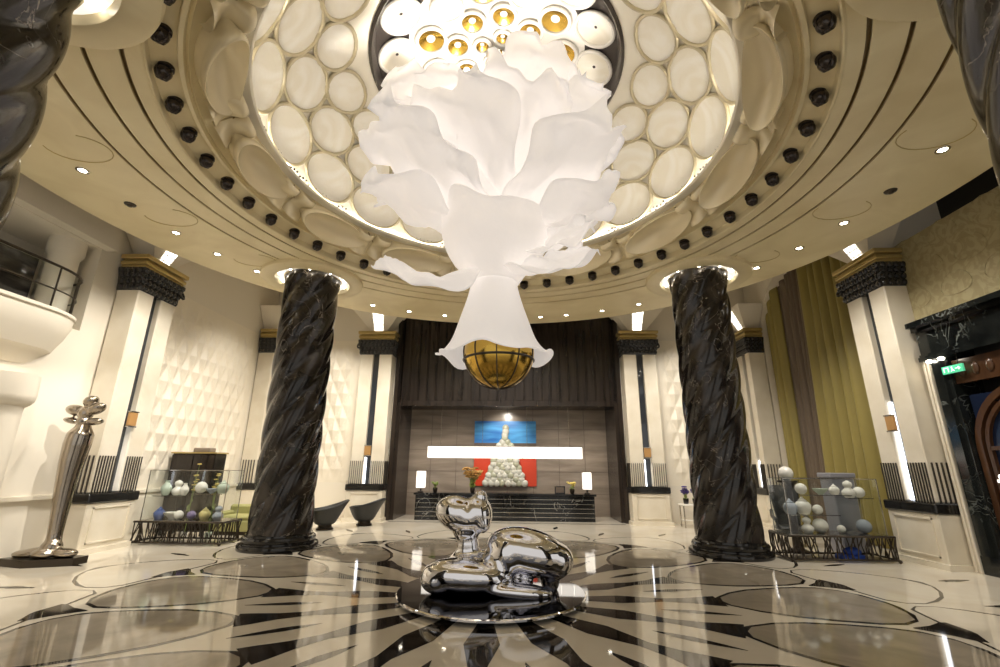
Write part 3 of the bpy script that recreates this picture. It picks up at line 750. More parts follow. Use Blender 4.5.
# ------------------------------------------------------------------ chandelier
ch = thing('chandelier', 'giant white flower chandelier of ruffled petals hanging from the dome', 'chandelier', (CD[0], CD[1], 0))
def catmull(P, t):
    n = len(P) - 1; x = min(t * n, n - 1e-6); i = int(x); f = x - i
    p0, p1, p2, p3 = (Vector(P[max(0, i - 1)]), Vector(P[i]), Vector(P[i + 1]), Vector(P[min(n, i + 2)]))
    return 0.5 * ((2 * p1) + (-p0 + p2) * f + (2 * p0 - 5 * p1 + 4 * p2 - p3) * f * f + (-p0 + 3 * p1 - 3 * p2 + p3) * f ** 3)
def petal(spine, width, side, cup=0.25, ruf=0.10, fr=5.0, seed=0.0, tip=0.55, base=0.25):
    b = MB(); side = Vector(side).normalized(); NU, NV = 34, 18
    def fn(u, v):
        c = catmull(spine, u); c2 = catmull(spine, min(1, u + 0.02)); c1 = catmull(spine, max(0, u - 0.02)); tg = (c2 - c1).normalized()
        s_ = (side - tg * side.dot(tg)).normalized(); nn = tg.cross(s_); x = 2 * v - 1
        wv = width * (base + (1 - base) * smoothstep(0, 0.55, u)) * (1 - (1 - tip) * smoothstep(0.72, 1.0, u) * abs(x) ** 0.5 if True else 1)
        wv *= 1 + 0.10 * sin(9 * u + seed * 3 + (2 if x > 0 else 0)) 
        e = abs(x) ** 1.6
        tipw = smoothstep(0.75, 1.0, u)
        rz_ = ruf * (0.25 + 0.75 * e + 0.6 * tipw) * sin(fr * (u * 1.5 + 0.4 * x * x) * PI + seed + 2.5 * x) + 2.2 * ruf * noise.noise(Vector((u * 3 + seed, x * 2, seed))) + 0.7 * ruf * noise.noise(Vector((u * 8 + seed, x * 5, 3 + seed)))
        lift = tipw * (0.10 * sin(5 * x + seed) + 0.06 * sin(11 * x + 2 * seed)) * width
        return c + s_ * (x * wv) + nn * (cup * width * (x * x) + rz_) + tg * lift
    b.grid(fn, NU, NV); return b
def addp(*a, **k):
    o = petal(*a, **k).build('petal', W['petal'], ch, ang=180); sol(o, 0.014); return o
# bottom bell
b = MB()
def bell(u, v):
    a = 2 * PI * v; K = [(0.40, 5.75), (0.40, 5.35), (0.47, 4.95), (0.60, 4.50), (0.72, 4.12), (0.86, 3.90), (0.94, 3.88)]
    p = catmull([(r, 0, zz) for r, zz in K], u); r, zz = p.x, p.z
    w_ = u ** 2.5; r *= 1 + w_ * (0.08 * cos(2 * a) + 0.06 * sin(5 * a + 0.6) + 0.04 * sin(9 * a)) + 0.03 * sin(7 * a + 4 * u) * u
    zz += w_ * (0.07 * sin(4 * a + 2.2) + 0.05 * sin(7 * a + 1))
    return (r * cos(a), r * sin(a) * 0.95, zz)
b.grid(bell, 26, 72); sol(b.build('bell', W['petal'], ch, ang=180, weld=True), 0.02)
# gold pistil globe with dark meridians
b = MB(); b.ell((0.10, 0, 3.90), (0.62, 0.62, 0.62), 36, 24); gb = b.build('gold_globe', W['gold'], ch)
b = MB()
for k in range(5):
    a = PI * k / 5 + 0.3; b.tube([(0.10 + 0.625 * sin(t) * cos(a), 0.625 * sin(t) * sin(a), 3.90 - 0.625 * cos(t)) for t in [i * 2 * PI / 40 for i in range(40)]], 0.010, 5, 0, closed=True)
b.tube([(0.10 + 0.61 * cos(t), 0.61 * sin(t), 3.90 - 0.13) for t in [i * 2 * PI / 40 for i in range(40)]], 0.02, 6, 0, closed=True)
b.build('globe_rib', W['dark_mesh'], gb)
# middle cup
b = MB()
def cup_(u, v):
    a = 2 * PI * v; K = [(0.42, 5.2), (0.62, 5.5), (0.84, 5.75), (0.97, 6.05), (1.0, 6.35), (1.06, 6.5)]
    p = catmull([(r, 0, zz) for r, zz in K], u); r, zz = p.x, p.z; w_ = u ** 2
    r *= 1 + 0.06 * sin(3 * a + 1) * u + 0.05 * w_ * sin(8 * a); zz += w_ * (0.10 * sin(5 * a) + 0.12 * sin(2 * a + 0.5))
    return (r * cos(a), r * sin(a), zz)
b.grid(cup_, 22, 64); sol(b.build('cup', W['petal'], ch, ang=180, weld=True), 0.02)
# tongues level with the neck
addp([(-0.2, -0.3, 5.45), (-0.75, -0.5, 5.10), (-1.35, -0.5, 5.22), (-2.0, -0.45, 5.52)], 0.27, (0.1, 0.75, 0.65), 0.4, 0.05, 4, 0.4, tip=0.8, base=0.6)
addp([(0.2, -0.3, 5.45), (0.7, -0.5, 5.25), (1.2, -0.45, 5.35), (1.75, -0.3, 5.65)], 0.30, (-0.1, 0.6, 0.8), 0.4, 0.06, 4, 1.4, tip=0.8, base=0.6)
addp([(0.3, -0.1, 5.7), (0.8, -0.3, 5.75), (1.3, -0.35, 5.95), (1.75, -0.3, 6.15)], 0.30, (-0.1, 0.6, 0.8), 0.4, 0.07, 4, 2.4, tip=0.75, base=0.6)
# upper petals, ring by ring (azimuth, start z, end r, end z, width)
UP = [(180, 5.8, 2.5, 7.1, 0.75), (150, 5.9, 2.3, 7.4, 0.8), (210, 6.0, 2.5, 7.6, 0.85), (0, 5.8, 2.3, 6.9, 0.75), (-28, 6.0, 2.5, 7.5, 0.85), (32, 5.9, 2.3, 7.2, 0.8),
      (245, 6.2, 2.0, 7.9, 0.9), (292, 6.2, 1.9, 8.2, 0.9), (90, 6.0, 2.0, 7.6, 0.9), (125, 6.2, 2.0, 7.9, 0.8), (60, 6.2, 2.0, 7.9, 0.8),
      (195, 6.6, 2.2, 9.0, 0.8), (165, 6.6, 2.0, 9.2, 0.75), (-10, 6.6, 2.2, 8.7, 0.85), (18, 6.7, 1.7, 9.6, 0.85), (222, 6.6, 1.9, 8.5, 0.85), (-42, 6.8, 1.8, 9.1, 0.95), (270, 6.7, 1.1, 7.9, 0.8), (70, 6.9, 1.1, 8.8, 0.7), (115, 6.9, 1.2, 8.6, 0.7)]
for i, (az, z0, r1, z1, wd) in enumerate(UP):
    a = R(az); d = Vector((cos(a), sin(a), 0))
    sp = [d * 0.15 + Vector((0, 0, z0)), d * (0.35 * r1) + Vector((0, 0, z0 + 0.42 * (z1 - z0))), d * (0.7 * r1) + Vector((0, 0, z0 + 0.80 * (z1 - z0))), d * r1 + Vector((0, 0, z1))]
    addp(sp, wd * 1.08, (-sin(a), cos(a), 0), 0.26, 0.11, 3.2 + 0.7 * (i % 3), i * 1.7, tip=0.72, base=0.35)
# tall left and right plumes seen against the dome
addp([(-0.2, 0.1, 6.8), (-0.9, 0, 7.9), (-1.5, -0.1, 8.9), (-1.95, -0.2, 9.6)], 0.62, (0.75, 0.2, 0.55), 0.25, 0.10, 5, 3.3, tip=0.7, base=0.5)
addp([(0.3, 0.1, 6.8), (0.75, 0, 8.0), (1.1, -0.1, 9.1), (1.35, -0.1, 10.0)], 0.75, (0.85, 0.1, -0.3), 0.25, 0.10, 5, 5.1, tip=0.7, base=0.5)
b = MB(); b.tube([(0, 0, 5.0), (0, 0, 10.3)], 0.05, 10); b.lathe([(0.0, 10.28), (0.25, 10.28), (0.22, 10.45), (0.0, 10.5)], 24); b.build('stem', W['chrome'], ch)
b = MB(); rnd = random.Random(11)
for i in range(46):
    a = rnd.random() * 2 * PI; r_ = rnd.uniform(0.1, 0.75); z_ = rnd.uniform(8.6, 9.9); q_ = Vector((r_ * cos(a), r_ * sin(a), z_))
    b.tube([q_, q_ + Vector((rnd.uniform(-.3, .3), rnd.uniform(-.3, .3), rnd.uniform(-.1, .3)))], 0.018, 6)
o = b.build('crystal_rods', W['chrome'], ch); o['kind'] = 'stuff'

# ------------------------------------------------------------------ downlights
dlm = None
for (az, kind) in [(-15.5, 0), (-6.5, 0), (2.5, 1), (11.5, 0), (20.5, 0), (29.5, 0), (38.5, 0), (47.5, 0), (56.5, 0), (65.5, 0), (74.5, 0), (81, 0), (90, 0), (99, 0), (105.5, 0), (114.5, 0), (123.5, 0), (132.5, 0), (141.5, 0), (150.5, 0), (159, 0), (167.5, 0), (176.5, 1), (185, 0), (194.5, 0)]:
    a = R(az); rr = 7.75 + 0.5 * max(0, sin(a)); loc = (CD[0] + rr * cos(a), CD[1] + rr * sin(a), ZS)
    if kind == 1:
        t = MB(); t.lathe([(0.0, -0.055), (0.04, -0.055), (0.05, -0.035), (0.10, -0.02), (0.11, 0.0)], 24)
        tag(t.build('smoke_detector', W['bronze'], loc=loc), 'small dark detector on the gold ceiling near the %s' % ('black portal side' if az < 90 else 'curved balcony'), 'detector')
        continue
    if dlm is None:
        dlm = thing('downlight', 'small round recessed downlight in the gold ceiling rim', 'ceiling light', loc, 0, 'ceiling downlights')
        t = MB(); t.lathe([(0.065, -0.002), (0.075, -0.014), (0.105, -0.012), (0.11, 0.0)], 24); t.build('trim_ring', W['silver'], dlm)
        t = MB(); t.lathe([(0.0, -0.006), (0.066, -0.006)], 20); t.build('lens', W['lamp'], dlm)
    else: dup(dlm, loc)
    sp = bpy.data.lights.new('downlight_beam', 'SPOT'); sp.energy = 330 if cos(a) < 0 else 240; sp.color = WARM; sp.spot_size = R(112); sp.spot_blend = 0.8; sp.shadow_soft_size = 0.08
    so = bpy.data.objects.new('downlight_beam', sp); COL.objects.link(so); so.location = (loc[0], loc[1], loc[2] - 0.05)
    out_ = Vector((cos(a), sin(a), 0)) * 0.30; d = Vector((out_.x, out_.y, -1)); so.rotation_euler = d.to_track_quat('-Z', 'Y').to_euler()
# downlights in the lip over the desk
nd = None
for x in (-3.9, -2.3, -0.45, 2.3, 3.8):
    if nd is None:
        nd = thing('downlight', 'tiny downlight under the dark lip above the reception desk', 'ceiling light', (x, 19.3, 4.45), 0, 'niche downlights')
        t = MB(); t.lathe([(0.06, -0.002), (0.07, -0.012), (0.10, -0.01), (0.105, 0.0)], 20); t.build('trim_ring', W['silver'], nd)
        t = MB(); t.lathe([(0.0, -0.005), (0.062, -0.005)], 16); t.build('lens', W['lamp'], nd)
    else: dup(nd, (x, 19.3, 4.45))
    sp = bpy.data.lights.new('niche_beam', 'SPOT'); sp.energy = 60; sp.color = WARM; sp.spot_size = R(100); sp.spot_blend = 0.8; sp.shadow_soft_size = 0.06
    so = bpy.data.objects.new('niche_beam', sp); COL.objects.link(so); so.location = (x, 19.3, 4.40); so.rotation_euler = Vector((0, 0.35, -1)).to_track_quat('-Z', 'Y').to_euler()

# ------------------------------------------------------------------ sculpture in the centre
dsc = thing('mirror_disc', 'round black mirror plinth under the chrome sculpture', 'plinth', (*CF, 0))
b = MB(); b.lathe([(0.0, 0.0), (1.15, 0.0), (1.15, 0.045), (0.0, 0.045)], 64); b.build('foot', W['black'], dsc)
b = MB(); b.lathe([(0.0, 0.045), (1.46, 0.045), (1.50, 0.06), (1.50, 0.085), (1.485, 0.098)], 96, mi=1); b.lathe([(1.485, 0.098), (0.9, 0.102), (0.0, 0.102)], 96, mi=0); b.build('disc_top', [W['dark_mirror'], W['chrome']], dsc)
def rot(ax, deg): return Matrix.Rotation(R(deg), 3, ax)
b = MB()
b.ell((-0.60, 0.0, 1.28), (0.36, 0.29, 0.28), 24, 16, rot=rot('Y', 18))
b.ell((-0.26, 0.02, 1.27), (0.27, 0.27, 0.29), 24, 16, rot=rot('Y', -15))
b.ell((-0.43, 0.0, 1.22), (0.34, 0.27, 0.24), 24, 16)
b.ell((-0.20, -0.02, 1.55), (0.12, 0.12, 0.10), 16, 10)
b.ell((-0.16, -0.06, 1.12), (0.14, 0.16, 0.15), 20, 12)
b.ell((-0.43, 0.02, 1.02), (0.24, 0.20, 0.20), 20, 12)
b.ell((-0.40, 0.04, 0.78), (0.19, 0.18, 0.26), 20, 12)
b.ell((-0.38, 0.06, 0.55), (0.31, 0.26, 0.22), 20, 12)
b.ell((-0.12, 0.0, 0.60), (0.13, 0.14, 0.11), 16, 10)
b.ell((-0.55, 0.05, 0.42), (0.32, 0.30, 0.20), 20, 12)
b.ell((-0.42, -0.28, 0.39), (0.66, 0.34, 0.255), 28, 18, rot=rot('Y', 3))
b.ell((-0.80, -0.30, 0.33), (0.30, 0.26, 0.21), 20, 14)
b.ell((0.10, -0.10, 0.48), (0.34, 0.30, 0.24), 20, 14)
b.ell((0.60, 0.0, 0.70), (0.70, 0.44, 0.36), 30, 20, rot=rot('Y', 12))
b.ell((0.30, -0.05, 0.68), (0.36, 0.36, 0.33), 24, 16)
b.ell((0.98, 0.05, 0.58), (0.36, 0.38, 0.30), 24, 16)
b.ell((0.95, 0.1, 0.28), (0.16, 0.20, 0.22), 20, 12)
b.ell((0.40, -0.32, 0.20), (0.58, 0.24, 0.12), 24, 14, rot=rot('Y', 4))
b.ell((-0.15, 0.0, 0.24), (0.85, 0.30, 0.14), 24, 14)
sc_ = b.build('chrome_sculpture', W['chrome'], loc=(CF[0], CF[1], -0.03))
for mt_ in ('r',):
    mm = sc_.modifiers.new('fuse', 'REMESH'); mm.mode = 'VOXEL'; mm.voxel_size = 0.028; mm.use_smooth_shade = True
    mm = sc_.modifiers.new('relax', 'SMOOTH'); mm.factor = 0.5; mm.iterations = 10
tag(sc_, 'chrome abstract reclining sculpture of bulbous polished forms on the round plinth', 'sculpture')

# ------------------------------------------------------------------ silver statue on the left
stt = thing('statue', 'slender silver statue with a four lobed top on a slab foot by the left wall', 'statue', (-9.22, 9.95, 0))
b = MB(); b.prism([(-0.78, -0.25), (-0.1, -0.42), (0.66, -0.12), (0.66, 0.22), (-0.55, 0.28)], 0.0, 0.14); b.build('slab', W['bronze'], stt)
b = MB()
K = [(0.04, 0.0, 0.30, 0.15), (0.02, 0, 0.55, 0.13), (0.0, 0, 1.0, 0.15), (-0.02, 0, 1.5, 0.185), (-0.02, 0, 2.0, 0.225), (0.0, 0, 2.4, 0.25), (0.02, 0, 2.62, 0.24), (0.03, 0, 2.76, 0.15), (0.03, 0, 2.9, 0.10)]
b.tube([k[:3] for k in K], [k[3] for k in K], 24)
b.ell((0.05, -0.03, 0.32), (0.20, 0.18, 0.18), 16, 10)
b.ell((-0.42, -0.04, 0.19), (0.30, 0.18, 0.09), 18, 10); b.ell((0.36, -0.04, 0.22), (0.27, 0.17, 0.10), 18, 10); b.ell((0.02, -0.18, 0.22), (0.22, 0.14, 0.10), 16, 10)
b.tube([(-0.40, -0.04, 0.2), (-0.15, -0.05, 0.24), (0.05, 0, 0.34)], 0.10, 10); b.tube([(0.38, -0.04, 0.2), (0.18, -0.05, 0.26), (0.05, 0, 0.34)], 0.10, 10)
sb = b.build('body', W['steel'], stt)
mm = sb.modifiers.new('fuse', 'REMESH'); mm.mode = 'VOXEL'; mm.voxel_size = 0.022; mm.use_smooth_shade = True
mm = sb.modifiers.new('relax', 'SMOOTH'); mm.factor = 0.5; mm.iterations = 5
b = MB()
for (x, zz, rx, rz2, an) in ((-0.22, 3.13, 0.22, 0.12, 12), (0.08, 3.33, 0.15, 0.12, -30), (0.25, 3.16, 0.20, 0.12, -28), (-0.24, 2.90, 0.18, 0.07, 12), (0.28, 2.88, 0.18, 0.08, -8), (0.03, 3.06, 0.15, 0.16, 0), (0.03, 2.88, 0.12, 0.13, 0)):
    b.ell((x, -0.02, zz), (rx, 0.15, rz2), 18, 12, rot=rot('Y', an))
hb = b.build('lobed_head', W['steel'], stt)
mm = hb.modifiers.new('fuse', 'REMESH'); mm.mode = 'VOXEL'; mm.voxel_size = 0.02; mm.use_smooth_shade = True
mm = hb.modifiers.new('relax', 'SMOOTH'); mm.factor = 0.5; mm.iterations = 4

# ------------------------------------------------------------------ glass vitrines
def vitrine(label, x, y, w, d, hbase, htop, shelves, seed):
    t = thing('display_case', label, 'display case', (x, y, 0), group='glass vitrines on bronze lattice')
    b = MB(); rnd = random.Random(seed); h = w / 2
    # lattice of crooked twigs on all four sides between two rails
    def side(p0, p1):
        L_ = (Vector(p1) - Vector(p0)).length; k = int(L_ / 0.085)
        for i in range(k + 1):
            u0 = min(1, max(0, (i + rnd.uniform(-.5, .5)) / k)); u1 = min(1, max(0, u0 + rnd.uniform(-.09, .09) * 2.2 / L_)); um = (u0 + u1) / 2 + rnd.uniform(-.03, .03)
            P = [Vector(p0).lerp(Vector(p1), min(1, max(0, u))) for u in (u0, um, u1)]
            b.tube([(P[0].x, P[0].y, 0.05), (P[1].x, P[1].y, 0.05 + (hbase - .1) * rnd.uniform(.35, .65)), (P[2].x, P[2].y, hbase - 0.03)], [0.016, 0.012, 0.016], 5)
        for zz in (0.06, hbase - 0.03): b.tube([(*p0[:2], zz), (*p1[:2], zz)], 0.024, 6)
    side((-h, 0, 0), (h, 0, 0)); side((h, 0, 0), (h, d, 0)); side((-h, 0, 0), (-h, d, 0)); side((-h, d, 0), (h, d, 0))
    for cx in (-h, h):
        for cy in (0, d): b.ell((cx, cy, 0.04), (0.045, 0.045, 0.04), 8, 6)
    b.build('lattice_base', W['bronze'], t)
    b = MB(); b.box(-h, h, 0, d, hbase - 0.02, hbase, 0); b.build('deck', W['silver'], t)
    hi = h - 0.10
    g = MB()
    for (x0, x1, y0, y1) in ((-hi, hi, 0.08, 0.092), (-hi, hi, d - 0.09, d - 0.078), (-hi, -hi + 0.012, 0.092, d - 0.09), (hi - 0.012, hi, 0.092, d - 0.09)): g.box(x0, x1, y0, y1, hbase, htop)
    g.box(-hi, hi, 0.08, d - 0.078, htop, htop + 0.014); g.build('glass_box', W['glass'], t)
    e = MB()
    for (xa, ya) in ((-hi, 0.08), (hi, 0.08), (-hi, d - 0.08), (hi, d - 0.08)): e.box(xa - 0.008, xa + 0.008, ya - 0.008, ya + 0.008, hbase, htop + 0.015)
    for ya in (0.08, d - 0.08): e.box(-hi, hi, ya - 0.007, ya + 0.007, htop + 0.004, htop + 0.018)
    e.build('edge_trim', W['silver'], t)
    for (x0, x1, zz) in shelves:
        g = MB(); g.box(x0, x1, 0.14, d - 0.14, zz - 0.012, zz); g.build('glass_shelf', W['glass'], t)
        g = MB(); g.box(x0, x1, 0.132, 0.14, zz - 0.014, zz + 0.002); g.build('shelf_edge', W['silver'], t)
    return t
VASE = [(0.0, 0.0), (0.055, 0.0), (0.075, 0.03), (0.11, 0.12), (0.105, 0.18), (0.055, 0.25), (0.04, 0.29), (0.055, 0.32), (0.045, 0.32), (0.03, 0.29)]
GOURD = [(0.0, 0.0), (0.08, 0.0), (0.13, 0.06), (0.13, 0.13), (0.07, 0.19), (0.06, 0.21), (0.09, 0.26), (0.085, 0.31), (0.03, 0.35), (0.0, 0.36)]
BOWL = [(0.0, 0.0), (0.06, 0.0), (0.065, 0.02), (0.14, 0.09), (0.17, 0.14), (0.16, 0.14), (0.12, 0.08), (0.0, 0.03)]
JAR = [(0.0, 0.0), (0.09, 0.0), (0.13, 0.08), (0.14, 0.16), (0.10, 0.22), (0.07, 0.23), (0.08, 0.245), (0.03, 0.28), (0.02, 0.31), (0.0, 0.32)]
BALL = [(0.13 * sin(PI * i / 14), 0.13 - 0.13 * cos(PI * i / 14)) for i in range(15)]
def pot(kind, name, label, cat, mt, loc, s_=1.0, lidm=None, group=None):
    b = MB(); b.lathe([(r * s_, zz * s_) for r, zz in kind], 28)
    o = b.build(name, mt, loc=loc, ang=50); return tag(o, label, cat, group)
VLX, VLY, VRX, VRY = -8.32, 12.35, 7.78, 11.5
vitrine('glass vitrine on bronze twig lattice in front of the black cabinet, by the left pilaster', VLX, VLY, 2.35, 0.85, 0.58, 1.82, [(-0.95, -0.1, 1.18), (0.0, 0.95, 1.24)], 2)
vitrine('glass vitrine on bronze twig lattice in front of the olive curtains', VRX, VRY, 2.35, 0.85, 0.57, 1.78, [(-0.98, 0.15, 0.98), (-0.7, 0.5, 1.42), (0.4, 0.98, 1.36)], 5)
LV = [  # dx, dy, z, kind, name, label, cat, material, scale
    (-0.80, .35, .58, JAR, 'lidded_jar', 'dark blue lidded jar on the floor of the left vitrine, near its left end', 'jar', 'bluepot', 1.0),
    (-0.48, .40, .58, BOWL, 'bowl', 'wide white bowl on the floor of the left vitrine', 'bowl', 'porcelain', 1.25),
    (-0.22, .28, .58, BALL, 'ball', 'white ball beside the wide bowl in the left vitrine', 'ball', 'porcelain', 0.9),
    (0.08, .35, .58, BALL, 'ball', 'violet ball on the floor of the left vitrine', 'ball', 'violet', 0.85),
    (0.42, .38, .58, JAR, 'pot', 'pale yellow pot on the floor of the left vitrine', 'pot', 'yellowpot', 1.0),
    (0.80, .35, .58, GOURD, 'gourd_vase', 'grey gourd vase on the floor of the left vitrine, near its right end', 'vase', 'greypot', 1.0),
    (-0.75, .35, 1.18, VASE, 'vase', 'slim celadon vase on the upper left shelf of the left vitrine', 'vase', 'celadon', 1.2),
    (-0.50, .45, 1.18, GOURD, 'gourd_vase', 'white gourd vase on the upper left shelf of the left vitrine', 'vase', 'porcelain', 1.1),
    (-0.24, .35, 1.18, VASE, 'vase', 'white slim vase on the upper left shelf of the left vitrine', 'vase', 'porcelain', 1.0),
    (0.18, .40, 1.24, BALL, 'ball', 'large white ball on the upper right shelf of the left vitrine', 'ball', 'porcelain', 1.15),
    (0.52, .35, 1.24, BOWL, 'bowl', 'small grey bowl on the upper right shelf of the left vitrine', 'bowl', 'greypot', 0.9),
    (0.80, .38, 1.24, JAR, 'lidded_jar', 'celadon lidded jar on the upper right shelf of the left vitrine', 'jar', 'celadon', 1.1)]
for (dx, dy, zz, kd, nm, lab, cat, mt, s_) in LV: pot(kd, nm, lab, cat, W[mt], (VLX + dx, VLY + dy, zz), s_, group='ceramics in the left vitrine')
RV = [
    (-0.55, .30, .57, GOURD, 'gourd_vase', 'white gourd vase on the floor of the right vitrine', 'vase', 'porcelain', 1.0),
    (-0.22, .35, .57, BALL, 'ball', 'large pale cream ball on the floor of the right vitrine', 'ball', 'porcelain', 1.25),
    (0.25, .35, .57, BALL, 'ball', 'small white ball on the floor of the right vitrine', 'ball', 'porcelain', 0.7),
    (0.80, .38, .57, BALL, 'ball', 'grey blue ball on the floor of the right vitrine', 'ball', 'greypot', 1.2),
    (-0.85, .35, .98, JAR, 'lidded_jar', 'grey lidded jar on the low shelf of the right vitrine', 'jar', 'greypot', 1.1),
    (-0.52, .40, .98, JAR, 'lidded_jar', 'white lidded jar on the low shelf of the right vitrine', 'jar', 'porcelain', 1.25),
    (-0.25, .30, .98, BALL, 'ball', 'white ball on the low shelf of the right vitrine', 'ball', 'porcelain', 0.85),
    (-0.50, .40, 1.42, BALL, 'ball', 'white ball on the high shelf of the right vitrine', 'ball', 'porcelain', 1.0),
    (-0.05, .40, 1.42, BOWL, 'bowl', 'celadon bowl on the high shelf of the right vitrine', 'bowl', 'celadon', 1.0),
    (0.28, .40, 1.42, JAR, 'lidded_jar', 'white lidded jar on the high shelf of the right vitrine', 'jar', 'porcelain', 0.8),
    (0.58, .35, 1.36, GOURD, 'gourd_vase', 'white gourd vase on the right hand shelf of the right vitrine', 'vase', 'porcelain', 1.1),
    (0.85, .40, 1.36, BALL, 'ball', 'white ball on the right hand shelf of the right vitrine', 'ball', 'porcelain', 0.95)]
for (dx, dy, zz, kd, nm, lab, cat, mt, s_) in RV: pot(kd, nm, lab, cat, W[mt], (VRX + dx, VRY + dy, zz), s_, group='ceramics in the right vitrine')
b = MB(); b.bbox(-0.28, 0.28, -0.16, 0.16, 0, 0.12, 0.03); b.ell((0.05, 0, 0.18), (0.20, 0.12, 0.10), 14, 10)
tag(b.build('cloth_bundle', mat('cobalt_cloth', (0.02, 0.07, 0.40), 0.6), loc=(VRX + 0.35, VRY + 0.35, 0.0)), 'cobalt blue bundle on the floor under the right vitrine', 'cloth')
pot(BALL, 'ball', 'white ball on the dark stand behind the right vitrine', 'ball', W['porcelain'], (7.45, VRY + 1.25, 1.72), 1.35)
b = MB(); b.lathe([(0, 0), (0.26, 0), (0.26, 0.05), (0.10, 0.12), (0.08, 1.45), (0.16, 1.62), (0.24, 1.68), (0.24, 1.72), (0, 1.72)], 24)
tag(b.build('ball_stand', W['bronze'], loc=(7.45, VRY + 1.25, 0)), 'slim dark stand carrying a white ball behind the right vitrine', 'stand')
b = MB(); b.bbox(-0.28, 0.28, -0.25, 0.25, 0.0, 1.80, 0.02); b.bbox(-0.32, 0.32, -0.28, 0.28, 1.80, 1.92, 0.02)
tag(b.build('display_plinth', mat('grey_lacquer', (0.26, 0.26, 0.29), 0.3), loc=(8.75, VRY + 1.3, 0)), 'grey boxy plinth standing behind the right vitrine', 'plinth')
# cabinet behind left vitrine
cab = thing('lacquer_cabinet', 'black lacquer cabinet standing behind the left vitrine', 'cabinet', (-9.28, 13.85, 0))
b = MB(); b.bbox(-0.66, 0.66, 0, 0.55, 0.12, 2.30, 0.015); b.build('body', W['black'], cab)
for s_ in (-1, 1):
    b = MB(); a_, c_ = sorted((s_ * 0.01, s_ * 0.66)); b.bbox(a_, c_, -0.02, 0.0, 0.16, 2.26, 0.008); d_ = b.build('door', W['niche_dark'], cab)
    b = MB(); b.tube([(s_ * 0.06, -0.035, 1.2), (s_ * 0.06, -0.035, 1.5)], 0.012, 6); b.build('handle', W['silver'], d_)
b = MB(); b.box(-0.7, 0.7, -0.03, 0.57, 2.30, 2.34); b.build('top', W['gold_paint'], cab)
for sx in (-0.6, 0.6):
    for sy in (0.06, 0.48): b = MB(); b.box(sx - 0.04, sx + 0.04, sy - 0.04, sy + 0.04, 0, 0.12); b.build('leg', W['black'], cab)
b = MB(); b.bbox(-0.26, 0.26, -0.15, 0.15, 0, 0.13, 0.02)
tag(b.build('gift_box', W['niche_stone'], loc=(-9.15, 14.1, 2.34)), 'flat taupe box lying on top of the black cabinet', 'box')
# orchids / sprays rising from the left vitrine
def spray(name, label, cat, loc, n, h, mats, seed, spread=0.18, fl=0.045):
    t = thing(name, label, cat, loc); rnd = random.Random(seed)
    b = MB(); b.lathe([(0, 0), (0.07, 0), (0.09, 0.05), (0.10, 0.16), (0.09, 0.18), (0.08, 0.16), (0, 0.15)], 20); b.build('pot', mats[2], t)
    tips = []; b = MB()
    for i in range(n):
        a = rnd.random() * 2 * PI; r_ = rnd.uniform(0.2, 1) * spread; hh = h * rnd.uniform(0.6, 1)
        pts = [(0.02 * cos(a), 0.02 * sin(a), 0.12), (0.4 * r_ * cos(a), 0.4 * r_ * sin(a), 0.12 + 0.6 * (hh - 0.12)), (r_ * cos(a), r_ * sin(a), hh)]
        b.tube(pts, 0.007, 5); tips += [pts[2], tuple((Vector(pts[1]) * 0.4 + Vector(pts[2]) * 0.6))]
        for k in range(2):
            q_ = Vector(pts[1]) * (0.5 + 0.3 * k); b.ell(q_ + Vector((0.04 * cos(a + k * 2), 0.04 * sin(a + k * 2), 0)), (0.03, 0.012, 0.06), 8, 5, rot=Matrix.Rotation(a, 3, 'Z') @ Matrix.Rotation(0.6, 3, 'Y'))
    b.build('stems', mats[0], t); b = MB()
    for (x, y, zz) in tips:
        for k in range(5): a = 2 * PI * k / 5; b.ell((x + fl * 0.7 * cos(a), y + fl * 0.7 * sin(a), zz), (fl * 0.7, fl * 0.45, fl * 0.35), 7, 5, rot=Matrix.Rotation(a, 3, 'Z'))
        b.ell((x, y, zz + 0.01), (fl * .35, fl * .35, fl * .35), 6, 5)
    b.build('blossoms', mats[1], t); return t
spray('potted_orchid', 'yellow orchid with tall stems beside the left vitrine, in front of the cabinet', 'plant', (VLX - 0.55, VLY + 1.1, 0.0), 5, 2.2, (W['leaf'], W['petal_y'], W['porcelain']), 4, 0.2)
spray('potted_orchid', 'yellow orchid at the right hand end behind the left vitrine', 'plant', (VLX + 0.15, VLY + 1.1, 0.0), 4, 2.1, (W['leaf'], W['petal_y'], W['celadon']), 9, 0.16)

# ------------------------------------------------------------------ seating
def bowl_chair(label, loc, rz):
    t = thing('bowl_armchair', label, 'armchair', loc, rz, 'dark bowl armchairs')
    b = MB(); NU, NV = 14, 40
    def fn(u, v):
        a = 2 * PI * v; back = 0.5 + 0.5 * cos(a)                 # a=0 is the high end
        rim = 0.56 + 0.32 * back ** 2.2 + 0.05 * (0.5 - 0.5 * cos(a)); zz = 0.14 + (rim - 0.14) * u
        r_ = (0.18 + 0.31 * math.sqrt(u)) * (1 + 0.28 * back * u * u)
        return (r_ * cos(a) * 1.12, r_ * sin(a), zz)
    b.grid(fn, NU, NV); o = b.build('shell', W['seat_dark'], t, ang=180, weld=True); mm = o.modifiers.new('thick', 'SOLIDIFY'); mm.thickness = 0.06
    b = MB(); b.ell((0.03, 0, 0.40), (0.38, 0.35, 0.08), 24, 12); b.build('cushion', W['seat_dark'], t)
    b = MB(); b.lathe([(0, 0), (0.26, 0), (0.27, 0.02), (0.27, 0.05), (0.22, 0.08), (0.21, 0.15), (0, 0.15)], 28); b.build('base', W['bronze'], t)
    return t
bowl_chair('dark bowl armchair right behind the left twisted column', (-5.8, 15.7, 0), R(20))
